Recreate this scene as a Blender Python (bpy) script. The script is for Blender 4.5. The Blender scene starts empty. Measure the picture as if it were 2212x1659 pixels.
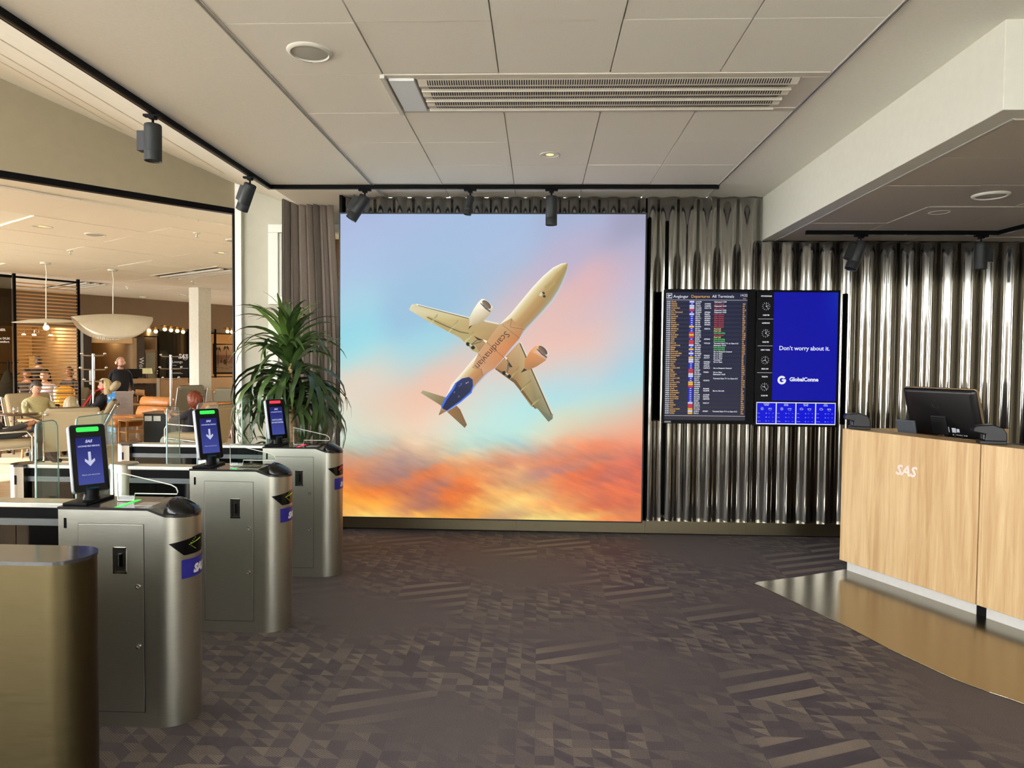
import bpy, bmesh, math, random
from mathutils import Vector, Matrix, noise
from mathutils.geometry import tessellate_polygon
RND = random.Random(11)
C = bpy.context.scene.collection
SC = bpy.context.scene
rad = math.radians

# ------------------------------------------------------------------ camera
FPX, PITCH, YAW, ROLL, EYE = 1500.0, 0.03279, 0.03842, -0.00942, 1.6
IW, IH = 2212, 1659
_cy, _sy, _cp, _sp = math.cos(YAW), math.sin(YAW), math.cos(PITCH), math.sin(PITCH)
_f = Vector((-_sy*_cp, _cy*_cp, -_sp)); _r = Vector((_cy, _sy, 0)); _d = _f.cross(_r)
_cr, _sr = math.cos(ROLL), math.sin(ROLL)
AX = _cr*_r + _sr*_d; AD = -_sr*_r + _cr*_d; AF = _f
EYEV = Vector((0, 0, EYE))
cam = bpy.data.objects.new('camera', bpy.data.cameras.new('camera')); C.objects.link(cam)
mw = Matrix((AX, -AD, -AF)).transposed().to_4x4(); mw.translation = EYEV
cam.matrix_world = mw
cam.data.sensor_fit = 'HORIZONTAL'; cam.data.sensor_width = 36.0
cam.data.lens = 36.0*FPX/IW; cam.data.clip_start = 0.05; cam.data.clip_end = 200
SC.camera = cam

def ray(px, py):
    return AX*((px-IW/2)/FPX) + AD*((py-IH/2)/FPX) + AF
def at(px, py, X=None, Y=None, Z=None, P=None):
    """the point of a real plane (X=, Y=, Z= or P=(point, normal)) that shows at a pixel of the photograph"""
    d = ray(px, py)
    if X is not None: t = X/d.x
    elif Y is not None: t = Y/d.y
    elif Z is not None: t = (Z-EYE)/d.z
    else: t = (Vector(P[0])-EYEV).dot(Vector(P[1]))/d.dot(Vector(P[1]))
    return EYEV + d*t

# ------------------------------------------------------------------ view, world, daylight
vs = SC.view_settings
SC.display_settings.display_device = 'sRGB'
vs.view_transform = 'Standard'; vs.look = 'None'; vs.gamma = 1.0; vs.use_curve_mapping = False
vs.exposure = 0.28
SC.cycles.use_denoising = True
SC.cycles.max_bounces = 9; SC.cycles.diffuse_bounces = 4; SC.cycles.glossy_bounces = 5
SC.cycles.transmission_bounces = 6; SC.cycles.transparent_max_bounces = 12
SC.cycles.caustics_reflective = False; SC.cycles.caustics_refractive = False
SC.cycles.sample_clamp_indirect = 6.0
w = bpy.data.worlds.new('sky'); SC.world = w; w.use_nodes = True
bgn = w.node_tree.nodes['Background']
bgn.inputs[0].default_value = (0.93, 0.96, 1.0, 1); bgn.inputs[1].default_value = 17.5
def area(name, loc, rot, sx, sy, e=0, col=(1, 1, 1), portal=False):
    l = bpy.data.lights.new(name, 'AREA'); l.shape = 'RECTANGLE'; l.size = sx; l.size_y = sy
    l.energy = e; l.color = col
    if portal: l.cycles.is_portal = True
    o = bpy.data.objects.new(name, l); o.location = loc; o.rotation_euler = rot; C.objects.link(o); return o
area('facade_daylight_portal', (-3.5, -4.45, 1.65), (rad(90), 0, 0), 19, 3.3, portal=True)
area('lounge_daylight_portal', (-13.0, 5.0, 1.65), (rad(90), 0, rad(-90)), 19, 3.1, portal=True)
area('added_clerestory_portal', (-9.25, -2.0, 4.3), (rad(90), 0, rad(-90)), 5, 2.2, portal=True)
sl = bpy.data.lights.new('sun', 'SUN'); sl.energy = 6.0; sl.angle = rad(0.6); sl.color = (1.0, 0.95, 0.86)
so = bpy.data.objects.new('sun', sl); C.objects.link(so)
so.rotation_euler = Vector((1.0, 0.12, -0.47)).to_track_quat('-Z', 'Y').to_euler()

# ------------------------------------------------------------------ materials
def lin(c):
    return tuple(((v/255)/12.92 if v/255 <= .04045 else ((v/255+.055)/1.055)**2.4) for v in c)
MATS = {}
def mat(name, col, rough=.5, metal=0., var=.06, scale=30., bump=0., emit=0., stretch=None, spec=None, coat=0., sheen=0.):
    """principled material with procedural noise in colour (var), optional bump and stretch of the grain"""
    if name in MATS: return MATS[name]
    m = bpy.data.materials.new(name); m.use_nodes = True; nt = m.node_tree
    b = nt.nodes['Principled BSDF']; c = lin(col)
    b.inputs['Roughness'].default_value = rough; b.inputs['Metallic'].default_value = metal
    if spec is not None: b.inputs['Specular IOR Level'].default_value = spec
    if coat: b.inputs['Coat Weight'].default_value = coat
    if sheen: b.inputs['Sheen Weight'].default_value = sheen
    tc = nt.nodes.new('ShaderNodeTexCoord'); mp = nt.nodes.new('ShaderNodeMapping')
    mp.inputs['Scale'].default_value = stretch or (1, 1, 1)
    nz = nt.nodes.new('ShaderNodeTexNoise'); nz.inputs['Scale'].default_value = scale; nz.inputs['Detail'].default_value = 3
    nt.links.new(tc.outputs['Object'], mp.inputs[0]); nt.links.new(mp.outputs[0], nz.inputs['Vector'])
    rp = nt.nodes.new('ShaderNodeValToRGB')
    rp.color_ramp.elements[0].position = .3; rp.color_ramp.elements[1].position = .7
    rp.color_ramp.elements[0].color = tuple(v*(1-var) for v in c)+(1,)
    rp.color_ramp.elements[1].color = tuple(min(1, v*(1+var)) for v in c)+(1,)
    nt.links.new(nz.outputs[0], rp.inputs[0]); nt.links.new(rp.outputs[0], b.inputs['Base Color'])
    if bump:
        bp = nt.nodes.new('ShaderNodeBump'); bp.inputs['Strength'].default_value = bump; bp.inputs['Distance'].default_value = .002
        nt.links.new(nz.outputs[0], bp.inputs['Height']); nt.links.new(bp.outputs[0], b.inputs['Normal'])
    if emit:
        nt.links.new(rp.outputs[0], b.inputs['Emission Color']); b.inputs['Emission Strength'].default_value = emit
    MATS[name] = m; return m
def glow(name, col, e=1.0):
    """something that gives off light: screen, lamp, backlit print"""
    if name in MATS: return MATS[name]
    m = bpy.data.materials.new(name); m.use_nodes = True; nt = m.node_tree
    b = nt.nodes['Principled BSDF']; b.inputs['Base Color'].default_value = (0.004, .004, .004, 1); b.inputs['Roughness'].default_value = .4; b.inputs['Specular IOR Level'].default_value = .08
    b.inputs['Emission Color'].default_value = lin(col)+(1,); b.inputs['Emission Strength'].default_value = e*.824
    MATS[name] = m; return m
def glow_attr(name, e=1.0):
    if name in MATS: return MATS[name]
    m = bpy.data.materials.new(name); m.use_nodes = True; nt = m.node_tree
    b = nt.nodes['Principled BSDF']; b.inputs['Base Color'].default_value = (0.006, .006, .006, 1); b.inputs['Roughness'].default_value = .6; b.inputs['Specular IOR Level'].default_value = .08
    a = nt.nodes.new('ShaderNodeAttribute'); a.attribute_name = 'Col'
    nt.links.new(a.outputs['Color'], b.inputs['Emission Color']); b.inputs['Emission Strength'].default_value = e*.824
    MATS[name] = m; return m
def print_attr(name):
    if name in MATS: return MATS[name]
    m = bpy.data.materials.new(name); m.use_nodes = True; nt = m.node_tree
    a = nt.nodes.new('ShaderNodeAttribute'); a.attribute_name = 'Col'
    nt.links.new(a.outputs['Color'], nt.nodes['Principled BSDF'].inputs['Base Color'])
    MATS[name] = m; return m
def glass(name, tint=(235, 245, 240), fac=1.0, rough=0.0):
    if name in MATS: return MATS[name]
    m = bpy.data.materials.new(name); m.use_nodes = True; nt = m.node_tree
    out = nt.nodes['Material Output']; nt.nodes.remove(nt.nodes['Principled BSDF'])
    tr = nt.nodes.new('ShaderNodeBsdfTransparent'); tr.inputs[0].default_value = lin(tint)+(1,)
    gl = nt.nodes.new('ShaderNodeBsdfGlossy'); gl.inputs['Roughness'].default_value = rough
    fr = nt.nodes.new('ShaderNodeFresnel'); ge = nt.nodes.new('ShaderNodeNewGeometry'); io = nt.nodes.new('ShaderNodeMapRange')
    io.inputs['To Min'].default_value = 1.45; io.inputs['To Max'].default_value = 1/1.45
    nt.links.new(ge.outputs['Backfacing'], io.inputs[0]); nt.links.new(io.outputs[0], fr.inputs[0])
    mu = nt.nodes.new('ShaderNodeMath'); mu.operation = 'MULTIPLY'; mu.inputs[1].default_value = fac
    mx = nt.nodes.new('ShaderNodeMixShader')
    nt.links.new(fr.outputs[0], mu.inputs[0]); nt.links.new(mu.outputs[0], mx.inputs[0])
    nt.links.new(tr.outputs[0], mx.inputs[1]); nt.links.new(gl.outputs[0], mx.inputs[2]); nt.links.new(mx.outputs[0], out.inputs[0])
    MATS[name] = m; return m
def steel(name, col, rough, brush=(1, 1, 60), bump=.04, aniso=0.0, wobble=0.):
    m = mat(name, col, rough, 1.0, .05, 8., bump, stretch=brush)
    nt = m.node_tree; b = nt.nodes['Principled BSDF']
    nz = [n for n in nt.nodes if n.type == 'TEX_NOISE'][0]
    mr = nt.nodes.new('ShaderNodeMapRange'); mr.inputs['To Min'].default_value = rough*.75; mr.inputs['To Max'].default_value = rough*1.3
    nt.links.new(nz.outputs[0], mr.inputs[0]); nt.links.new(mr.outputs[0], b.inputs['Roughness'])
    if aniso: b.inputs['Anisotropic'].default_value = aniso
    return m
def wood(name, c0, c1, stretch=(14, 14, .7), rough=.45, spec=.4):
    if name in MATS: return MATS[name]
    m = bpy.data.materials.new(name); m.use_nodes = True; nt = m.node_tree; b = nt.nodes['Principled BSDF']
    b.inputs['Roughness'].default_value = rough; b.inputs['Specular IOR Level'].default_value = spec
    tc = nt.nodes.new('ShaderNodeTexCoord'); mp = nt.nodes.new('ShaderNodeMapping'); mp.inputs['Scale'].default_value = stretch
    nz = nt.nodes.new('ShaderNodeTexNoise'); nz.inputs['Scale'].default_value = 1.6; nz.inputs['Detail'].default_value = 7; nz.inputs['Roughness'].default_value = .65
    nz.inputs['Distortion'].default_value = .5
    n2 = nt.nodes.new('ShaderNodeTexNoise'); n2.inputs['Scale'].default_value = .45; n2.inputs['Detail'].default_value = 1
    rp = nt.nodes.new('ShaderNodeValToRGB'); rp.color_ramp.elements[0].position = .3; rp.color_ramp.elements[1].position = .66
    rp.color_ramp.elements[0].color = lin(c0)+(1,); rp.color_ramp.elements[1].color = lin(c1)+(1,)
    ad = nt.nodes.new('ShaderNodeMath'); ad.operation = 'MULTIPLY_ADD'; ad.inputs[1].default_value = .7
    ml = nt.nodes.new('ShaderNodeMath'); ml.operation = 'MULTIPLY'; ml.inputs[1].default_value = .3
    nt.links.new(tc.outputs['Object'], mp.inputs[0])
    for n in (nz, n2): nt.links.new(mp.outputs[0], n.inputs['Vector'])
    nt.links.new(n2.outputs[0], ml.inputs[0]); nt.links.new(nz.outputs[0], ad.inputs[0]); nt.links.new(ml.outputs[0], ad.inputs[2])
    nt.links.new(ad.outputs[0], rp.inputs[0]); nt.links.new(rp.outputs[0], b.inputs['Base Color'])
    MATS[name] = m; return m

def carpet():
    m = bpy.data.materials.new('patterned_carpet'); m.use_nodes = True; nt = m.node_tree; N = nt.nodes.new; L = nt.links.new
    b = nt.nodes['Principled BSDF']; b.inputs['Roughness'].default_value = .62; b.inputs['Specular IOR Level'].default_value = .45
    def math_(op, a, bb=None, c=None):
        n = N('ShaderNodeMath'); n.operation = op
        for i, v in enumerate((a, bb, c)):
            if v is None: continue
            if isinstance(v, (int, float)): n.inputs[i].default_value = v
            else: L(v, n.inputs[i])
        return n.outputs[0]
    tc = N('ShaderNodeTexCoord'); sp = N('ShaderNodeSeparateXYZ'); L(tc.outputs['Object'], sp.inputs[0])
    x, y = sp.outputs[0], sp.outputs[1]
    cx = math_('DIVIDE', x, .078); cy = math_('DIVIDE', y, .066)
    fx, fy = math_('FRACT', cx), math_('FRACT', cy)
    ix, iy = math_('FLOOR', cx), math_('FLOOR', cy)
    cb = N('ShaderNodeCombineXYZ'); L(ix, cb.inputs[0]); L(iy, cb.inputs[1])
    wn = N('ShaderNodeTexWhiteNoise'); wn.noise_dimensions = '2D'; L(cb.outputs[0], wn.inputs['Vector'])
    sc = N('ShaderNodeSeparateColor'); L(wn.outputs['Color'], sc.inputs[0])
    # half the cells are cut by a diagonal into two triangles
    tri = math_('GREATER_THAN', math_('ADD', fx, fy), 1.0)
    cut = math_('GREATER_THAN', sc.outputs[1], .45)
    v = math_('ADD', math_('MULTIPLY', sc.outputs[0], .75), math_('MULTIPLY', math_('MULTIPLY', tri, cut), .5))
    v = math_('FRACT', v)
    # zones: tile pattern, diagonal bands, plain speckle
    zn = N('ShaderNodeTexNoise'); zn.inputs['Scale'].default_value = 1.05; zn.inputs['Detail'].default_value = .5; L(tc.outputs['Object'], zn.inputs['Vector'])
    dg = math_('FRACT', math_('ADD', math_('MULTIPLY', x, 2.6), math_('MULTIPLY', y, -6.4)))
    band = math_('GREATER_THAN', dg, .55)
    zq_ = N('ShaderNodeCombineXYZ'); L(math_('MULTIPLY', math_('FLOOR', math_('DIVIDE', x, .47)), .47), zq_.inputs[0]); L(math_('MULTIPLY', math_('FLOOR', math_('DIVIDE', y, .33)), .33), zq_.inputs[1])
    z2 = N('ShaderNodeTexNoise'); z2.inputs['Scale'].default_value = 1.3; z2.inputs['Detail'].default_value = 0; L(zq_.outputs[0], z2.inputs['Vector'])
    zb = math_('MULTIPLY', math_('GREATER_THAN', z2.outputs[0], .56), math_('LESS_THAN', z2.outputs[0], .64))
    zp = math_('MULTIPLY', math_('SUBTRACT', zn.outputs[0], .36), 5.0)
    v = math_('ADD', math_('MULTIPLY', v, math_('SUBTRACT', 1, zb)), math_('MULTIPLY', band, zb))
    zq = N('ShaderNodeClamp'); L(zp, zq.inputs[0])
    v = math_('ADD', math_('MULTIPLY', math_('SUBTRACT', v, .42), math_('MULTIPLY', zq.outputs[0], 1.0)), .42)
    # woven hatch
    wv = math_('SINE', math_('ADD', math_('MULTIPLY', x, 420), math_('MULTIPLY', y, 560)))
    v = math_('ADD', v, math_('MULTIPLY', wv, math_('MULTIPLY', sc.outputs[2], .3)))
    nz = N('ShaderNodeTexNoise'); nz.inputs['Scale'].default_value = 190; nz.inputs['Detail'].default_value = 2; L(tc.outputs['Object'], nz.inputs['Vector'])
    v = math_('ADD', v, math_('MULTIPLY', math_('SUBTRACT', nz.outputs[0], .5), 1.1))
    rp = N('ShaderNodeValToRGB'); e = rp.color_ramp.elements
    e[0].position = 0; e[0].color = lin((60, 53, 60))+(1,); e[1].position = 1; e[1].color = lin((114, 102, 92))+(1,)
    q = e.new(.45); q.color = lin((78, 70, 71))+(1,)
    L(v, rp.inputs[0]); L(rp.outputs[0], b.inputs['Base Color'])
    bp = N('ShaderNodeBump'); bp.inputs['Strength'].default_value = .35; bp.inputs['Distance'].default_value = .003
    L(nz.outputs[0], bp.inputs['Height']); L(bp.outputs[0], b.inputs['Normal'])
    return m

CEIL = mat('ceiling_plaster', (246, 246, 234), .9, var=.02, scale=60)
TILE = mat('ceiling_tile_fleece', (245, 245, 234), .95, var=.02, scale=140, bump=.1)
WHITE = mat('white_paint', (208, 207, 194), .6, var=.02, scale=20)
BEIGEW = mat('beige_wall_paint', (190, 176, 150), .8, var=.03, scale=10)
BLACK = mat('black_metal', (9, 9, 10), .4, .0, var=.1, spec=.07)
DARKG = mat('anthracite_lacquer', (36, 38, 38), .5, .0, var=.08, spec=.3)
GLOSSB = mat('black_gloss_plastic', (7, 7, 8), .16, var=.1, spec=.3)
BLKGLASS = mat('black_tinted_glass', (10, 11, 12), .05, var=.1)
STEEL = steel('brushed_steel', (168, 163, 152), .3, (3, 3, 90))
STEELV = steel('polished_corrugated_steel', (140, 138, 132), .10, (60, 60, 1.5), 0)
STEELP = steel('polished_floor_steel', (150, 142, 122), .2, (30, 2, 1), .0)
CHROME = steel('chrome_tube', (205, 203, 198), .12, (5, 5, 5), 0)
ALU = mat('painted_aluminium', (205, 203, 196), .4, .4, var=.03)
OAK = wood('oak_laminate', (168, 128, 80), (210, 180, 134), (16, 16, .8))
# ------------------------------------------------------------------ mesh building
class MB:
    def __init__(s): s.v = []; s.f = []; s.m = []; s.c = []
    def add(s, vs_, fs, mi=0, M=None, col=None):
        o = len(s.v)
        for p in vs_:
            p = Vector(p); s.v.append(M @ p if M is not None else p)
        if col is not None:
            while len(s.c) < o: s.c.append((1, 1, 1))
            s.c.extend(col if isinstance(col, list) else [col]*len(vs_))
        for f in fs: s.f.append([o+i for i in f]); s.m.append(mi)
        return s
    def box(s, x0, x1, y0, y1, z0, z1, mi=0, M=None):
        return s.add([(x0, y0, z0), (x1, y0, z0), (x1, y1, z0), (x0, y1, z0), (x0, y0, z1), (x1, y0, z1), (x1, y1, z1), (x0, y1, z1)],
                     [(0, 3, 2, 1), (4, 5, 6, 7), (0, 1, 5, 4), (1, 2, 6, 5), (2, 3, 7, 6), (3, 0, 4, 7)], mi, M)
    def cbox(s, c, sz, mi=0, M=None):
        return s.box(c[0]-sz[0]/2, c[0]+sz[0]/2, c[1]-sz[1]/2, c[1]+sz[1]/2, c[2]-sz[2]/2, c[2]+sz[2]/2, mi, M)
    def bar(s, a, b, w, h=None, mi=0, up=(0, 0, 1)):
        a, b = Vector(a), Vector(b); h = h or w; d = (b-a); L = d.length; d.normalize()
        u = Vector(up); sd = d.cross(u)
        if sd.length < 1e-4: sd = d.cross(Vector((0, 1, 0)))
        sd.normalize(); u = sd.cross(d)
        M = Matrix((d, sd, u)).transposed().to_4x4(); M.translation = a
        return s.box(0, L, -w/2, w/2, -h/2, h/2, mi, M)
    def prism(s, poly, z0, z1, mi=0, M=None):
        n = len(poly)
        a = sum(poly[i][0]*poly[(i+1) % n][1]-poly[(i+1) % n][0]*poly[i][1] for i in range(n))
        if a < 0: poly = poly[::-1]
        vs_ = [(p[0], p[1], z0) for p in poly]+[(p[0], p[1], z1) for p in poly]
        fs = [tuple(range(n))[::-1], tuple(range(n, 2*n))]+[(i, (i+1) % n, n+(i+1) % n, n+i) for i in range(n)]
        return s.add(vs_, fs, mi, M)
    def loft(s, rings, mi=0, M=None, caps=True, closed=True):
        n = len(rings[0]); vs_ = [p for r in rings for p in r]; fs = []
        for k in range(len(rings)-1):
            for i in range(n if closed else n-1):
                j = (i+1) % n; fs.append((k*n+i, k*n+j, (k+1)*n+j, (k+1)*n+i))
        if caps: fs += [tuple(range(n))[::-1], tuple(range((len(rings)-1)*n, len(rings)*n))]
        return s.add(vs_, fs, mi, M)
    def tube(s, pts, r, n=8, mi=0, M=None, caps=True):
        pts = [Vector(p) for p in pts]; rings = []; rr = r if isinstance(r, (list, tuple)) else [r]*len(pts)
        prev = None
        for i, p in enumerate(pts):
            t = (pts[min(i+1, len(pts)-1)]-pts[max(i-1, 0)]).normalized()
            if prev is None:
                a = t.orthogonal().normalized()
            else:
                a = (prev-t*prev.dot(t)); a = a.normalized() if a.length > 1e-6 else t.orthogonal().normalized()
            prev = a; b = t.cross(a)
            rings.append([p+(a*math.cos(2*math.pi*k/n)+b*math.sin(2*math.pi*k/n))*rr[i] for k in range(n)])
        return s.loft(rings, mi, M, caps)
    def lathe(s, prof, n=20, mi=0, M=None):
        rings = [[(r*math.cos(2*math.pi*k/n), r*math.sin(2*math.pi*k/n), z) for k in range(n)] for r, z in prof]
        return s.loft(rings, mi, M)
    def ell(s, c, r, nu=12, nv=8, mi=0, M=None):
        r = r if isinstance(r, (tuple, list)) else (r, r, r)
        rings = []
        for j in range(nv+1):
            t = -math.pi/2+math.pi*j/nv; q = max(math.cos(t), .02)
            rings.append([(c[0]+r[0]*q*math.cos(2*math.pi*k/nu), c[1]+r[1]*q*math.sin(2*math.pi*k/nu), c[2]+r[2]*math.sin(t)) for k in range(nu)])
        return s.loft(rings, mi, M)
    def grid(s, fn, nu, nv, mi=0, M=None, col=None):
        vs_ = [fn(i/nu, j/nv) for j in range(nv+1) for i in range(nu+1)]
        fs = [(j*(nu+1)+i, j*(nu+1)+i+1, (j+1)*(nu+1)+i+1, (j+1)*(nu+1)+i) for j in range(nv) for i in range(nu)]
        return s.add(vs_, fs, mi, M, [col(i/nu, j/nv) for j in range(nv+1) for i in range(nu+1)] if col else None)
    def poly(s, pts, mi=0, M=None, col=None):
        pts = [Vector(p) for p in pts]
        return s.add(pts, tessellate_polygon([pts]), mi, M, col)
    def text(s, body, size, M, mi=0, align='LEFT', offset=0., shear=0., space=1., line=1., depth=0., cspace=1.):
        cu = bpy.data.curves.new('t', 'FONT'); cu.body = body; cu.size = size; cu.align_x = align; cu.resolution_u = 2
        cu.offset = offset; cu.shear = shear; cu.space_word = space; cu.space_line = line; cu.extrude = depth; cu.space_character = cspace
        o = bpy.data.objects.new('t', cu); C.objects.link(o)
        dg = bpy.context.evaluated_depsgraph_get(); me = o.evaluated_get(dg).to_mesh()
        s.add([v.co.copy() for v in me.vertices], [list(p.vertices) for p in me.polygons], mi, M)
        o.evaluated_get(dg).to_mesh_clear(); bpy.data.objects.remove(o); bpy.data.curves.remove(cu)
        return s
    def build(s, name, mats, parent=None, smooth=None, bevel=0., seg=2, kind=None, label=None):
        me = bpy.data.meshes.new(name); me.from_pydata([tuple(v) for v in s.v], [], s.f)
        for m in (mats if isinstance(mats, (list, tuple)) else [mats]): me.materials.append(m)
        me.polygons.foreach_set('material_index', s.m)
        if s.c:
            while len(s.c) < len(s.v): s.c.append((1, 1, 1))
            at_ = me.color_attributes.new('Col', 'FLOAT_COLOR', 'POINT')
            fl = []
            for c in s.c: fl += [c[0], c[1], c[2], 1.0]
            at_.data.foreach_set('color', fl)
        if smooth:
            me.polygons.foreach_set('use_smooth', [True]*len(me.polygons)); me.set_sharp_from_angle(angle=rad(smooth))
        me.update()
        o = bpy.data.objects.new(name, me); C.objects.link(o)
        if parent is not None: o.parent = parent
        if bevel:
            b = o.modifiers.new('bevel', 'BEVEL'); b.width = bevel; b.segments = seg; b.limit_method = 'ANGLE'; b.angle_limit = rad(40)
        if kind is None and (name.endswith(('lettering', '_text', 'heading', '_print', 'rule')) or name in ('world_clocks', 'label_print', 'text_lines', 'led_arrow', 'cushion_buttons', 'door_knobs', 'port_labels', 'gliders', 'airline_field')) and len(s.f) < 60000: kind = 'stuff'
        if kind: o['kind'] = kind
        if label: o['label'] = label
        return o
def tag(o, label, cat, group=None, kind=None):
    o['label'] = label; o['category'] = cat
    if group: o['group'] = group
    if kind: o['kind'] = kind
    return o
def thing(name, label, cat, loc=(0, 0, 0), rz=0., group=None, kind=None):
    o = bpy.data.objects.new(name, None); C.objects.link(o); o.location = loc; o.rotation_euler = (0, 0, rz); o.empty_display_size = .1
    return tag(o, label, cat, group, kind)
def dup(root, loc, rz, label, group=None):
    r = root.copy(); C.objects.link(r); r.location = loc; r.rotation_euler = (0, 0, rz); r['label'] = label
    if group: r['group'] = group
    for ch in list(root.children):
        c = ch.copy(); C.objects.link(c); c.parent = r
        for g in ch.children:
            d = g.copy(); C.objects.link(d); d.parent = c
    return r
def T(x, y, z): return Matrix.Translation((x, y, z))
def RX(a): return Matrix.Rotation(rad(a), 4, 'X')
def RY(a): return Matrix.Rotation(rad(a), 4, 'Y')
def RZ(a): return Matrix.Rotation(rad(a), 4, 'Z')
def frame(o, x, up):
    """matrix whose x axis runs along x, y axis along up, z axis towards the viewer of the face"""
    x = Vector(x).normalized(); up = Vector(up); up = (up-x*up.dot(x)).normalized(); n = x.cross(up)
    M = Matrix((x, up, n)).transposed().to_4x4(); M.translation = Vector(o); return M
def rrect(x0, x1, y0, y1, r, n=4):
    out = []
    for cx, cy, a in ((x1-r, y1-r, 0), (x0+r, y1-r, 90), (x0+r, y0+r, 180), (x1-r, y0+r, 270)):
        for k in range(n+1):
            t = rad(a+90*k/n); out.append((cx+r*math.cos(t), cy+r*math.sin(t)))
    return out
def cush(mb, c, sz, r=.03, n=3, mi=0, M=None):
    """soft rounded block"""
    x, y, z = (v/2 for v in sz); r = min(r, x*.95, y*.95, z*.95); rings = []
    prof = [(-z, r), (-z+r*.3, r*.3), (-z+r, 0), (z-r, 0), (z-r*.3, r*.3), (z, r)]
    for zz, ins in prof:
        rings.append([(c[0]+p[0], c[1]+p[1], c[2]+zz) for p in rrect(-x+ins, x-ins, -y+ins, y-ins, max(r-ins*.5, .004), n)])
    return mb.loft(rings, mi, M)

# ------------------------------------------------------------------ setting
ZC, ZL, YW = 3.13, 2.735, 6.5        # main ceiling, low ceiling, corrugated wall
CARPET = carpet()
FW = wood('oak_floor', (140, 110, 78), (172, 140, 104), (1.2, 9, 9), .22, .5)
A0 = Vector((-3.181, 7.2, 0)); HD = Vector((-math.cos(rad(47.17)), -math.sin(rad(47.17)), 0))   # end and direction of the header wall
fl = MB().prism([(-3.35, -.9), (7, -.9), (7, 6.6), (-1.87, 6.6), (-1.87, 7.3), (-3.1, 7.3), (-3.35, 6.95)], -.05, 0).build('floor', CARPET)
tag(fl, 'dark purple grey carpet with woven patchwork pattern across the reception', 'floor', kind='structure')
lf = MB().prism([(-13.2, -.9), (-3.35, -.9), (-3.35, 6.95), (-3.1, 7.3), (3, 7.3), (3, 26), (-20, 26), (-20, 15), (-13.2, 15)], -.05, -.001).build('floor', FW)
tag(lf, 'glossy brown wooden floor of the lounge beyond the gates', 'floor', kind='structure')
sf = MB().box(-13.2, 7, -4.6, -.9, -.05, 0).build('floor', mat('pale_bounce_floor', (228, 224, 214), .35, var=.06, scale=5)); tag(sf, 'unseen pale floor strip added inside the glazed front to bounce daylight', 'floor', kind='structure')  # made-up pale strip, added to bounce light up to the ceiling
gr = MB().box(-60, 60, -60, 60, -.3, -.25).build('ground', mat('outside_concrete', (226, 223, 216), .9, var=.1, scale=2))
tag(gr, 'pale concrete apron outside the glazed front', 'ground', kind='structure')

ce = thing('ceiling', 'main ceiling of pale square panels with smooth plaster margins', 'ceiling', kind='structure')
m = MB(); m.box(-2.4, -1.475, -4.5, 7.3, ZC, ZC+.1); m.box(1.535, 2.1, -4.5, 6.6, ZC, ZC+.1); m.box(2.1, 7, -4.5, 3.2, ZC, ZC+.1)
m.box(-1.475, 1.535, -4.5, 1.46, ZC, ZC+.1); m.box(-1.475, 1.535, 1.46, 6.6, ZC+.022, ZC+.1)
m.build('plaster_field', CEIL, ce)
XJ = [-1.463, -.852, -.23, .36, .935, 1.522]; YJ = [1.46, 2.03, 2.6, 3.17, 3.742, 4.315, 4.9, 5.472, 6.04, 6.56]
k = 0
for j in range(len(YJ)-1):
    for i in range(5):
        if j == 4 and i > 0: continue
        g = .0035
        dz = RND.uniform(-.002, .002)
        o = MB().box(XJ[i]+g, XJ[i+1]-g, YJ[j]+g, YJ[j+1]-g, ZC+dz, ZC+.02).build('ceiling_panel', TILE, ce)
        k += 1
for xx in (-1.469, 1.528):
    m = MB(); m.box(xx-.014, xx-.008, 1.4, 6.56, ZC-.006, ZC+.03); m.box(xx+.006, xx+.012, 1.4, 6.56, ZC-.006, ZC+.03); m.box(xx-.008, xx+.006, 1.4, 6.56, ZC+.006, ZC+.03)
    m.build('edge_profile', ALU, ce)
# sloped ceiling over the gates and the header wall
S = .375
def zs(x): return ZC+S*(-2.4-x)
m = MB()
H0 = A0+HD*9.0; H0b = A0+HD*9
m.add([(-2.4, -4.5, ZC), (-2.4, 7.3, ZC), (A0.x+.05, 7.3, zs(A0.x+.05)), (A0.x, 7.2, zs(A0.x)), (H0.x, H0.y, zs(H0.x)), (H0.x, -4.5, zs(H0.x))], [(0, 1, 2, 3, 4, 5)])
m.v += [v+Vector((0, 0, .06)) for v in m.v[:6]]; m.f += [[11, 10, 9, 8, 7, 6]]+[[i, (i+1) % 6, 6+(i+1) % 6, 6+i][::-1] for i in range(6)]; m.m += [0]*7
sc_ = m.build('ceiling', mat('sloped_plaster', (228, 227, 213), .85, var=.02, scale=12)); tag(sc_, 'bright sloped plaster ceiling rising above the header wall', 'ceiling', kind='structure')
for t, wd in ((.35, .012), (.62, .006), (.8, .006)):     # white bars painting in the light streaks on the slope
    a = Vector((-2.4, -1.0, 0)); x = -2.4-t*1.6
    MB().bar((x, 0.0, zs(x)-.001), (x-.05, 6.9-t, zs(x-.05)-.001), wd, .004).build('light_streak', WHITE, sc_)
hn = Vector((-HD.y, HD.x, 0))
if hn.y < 0: hn = -hn
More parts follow.
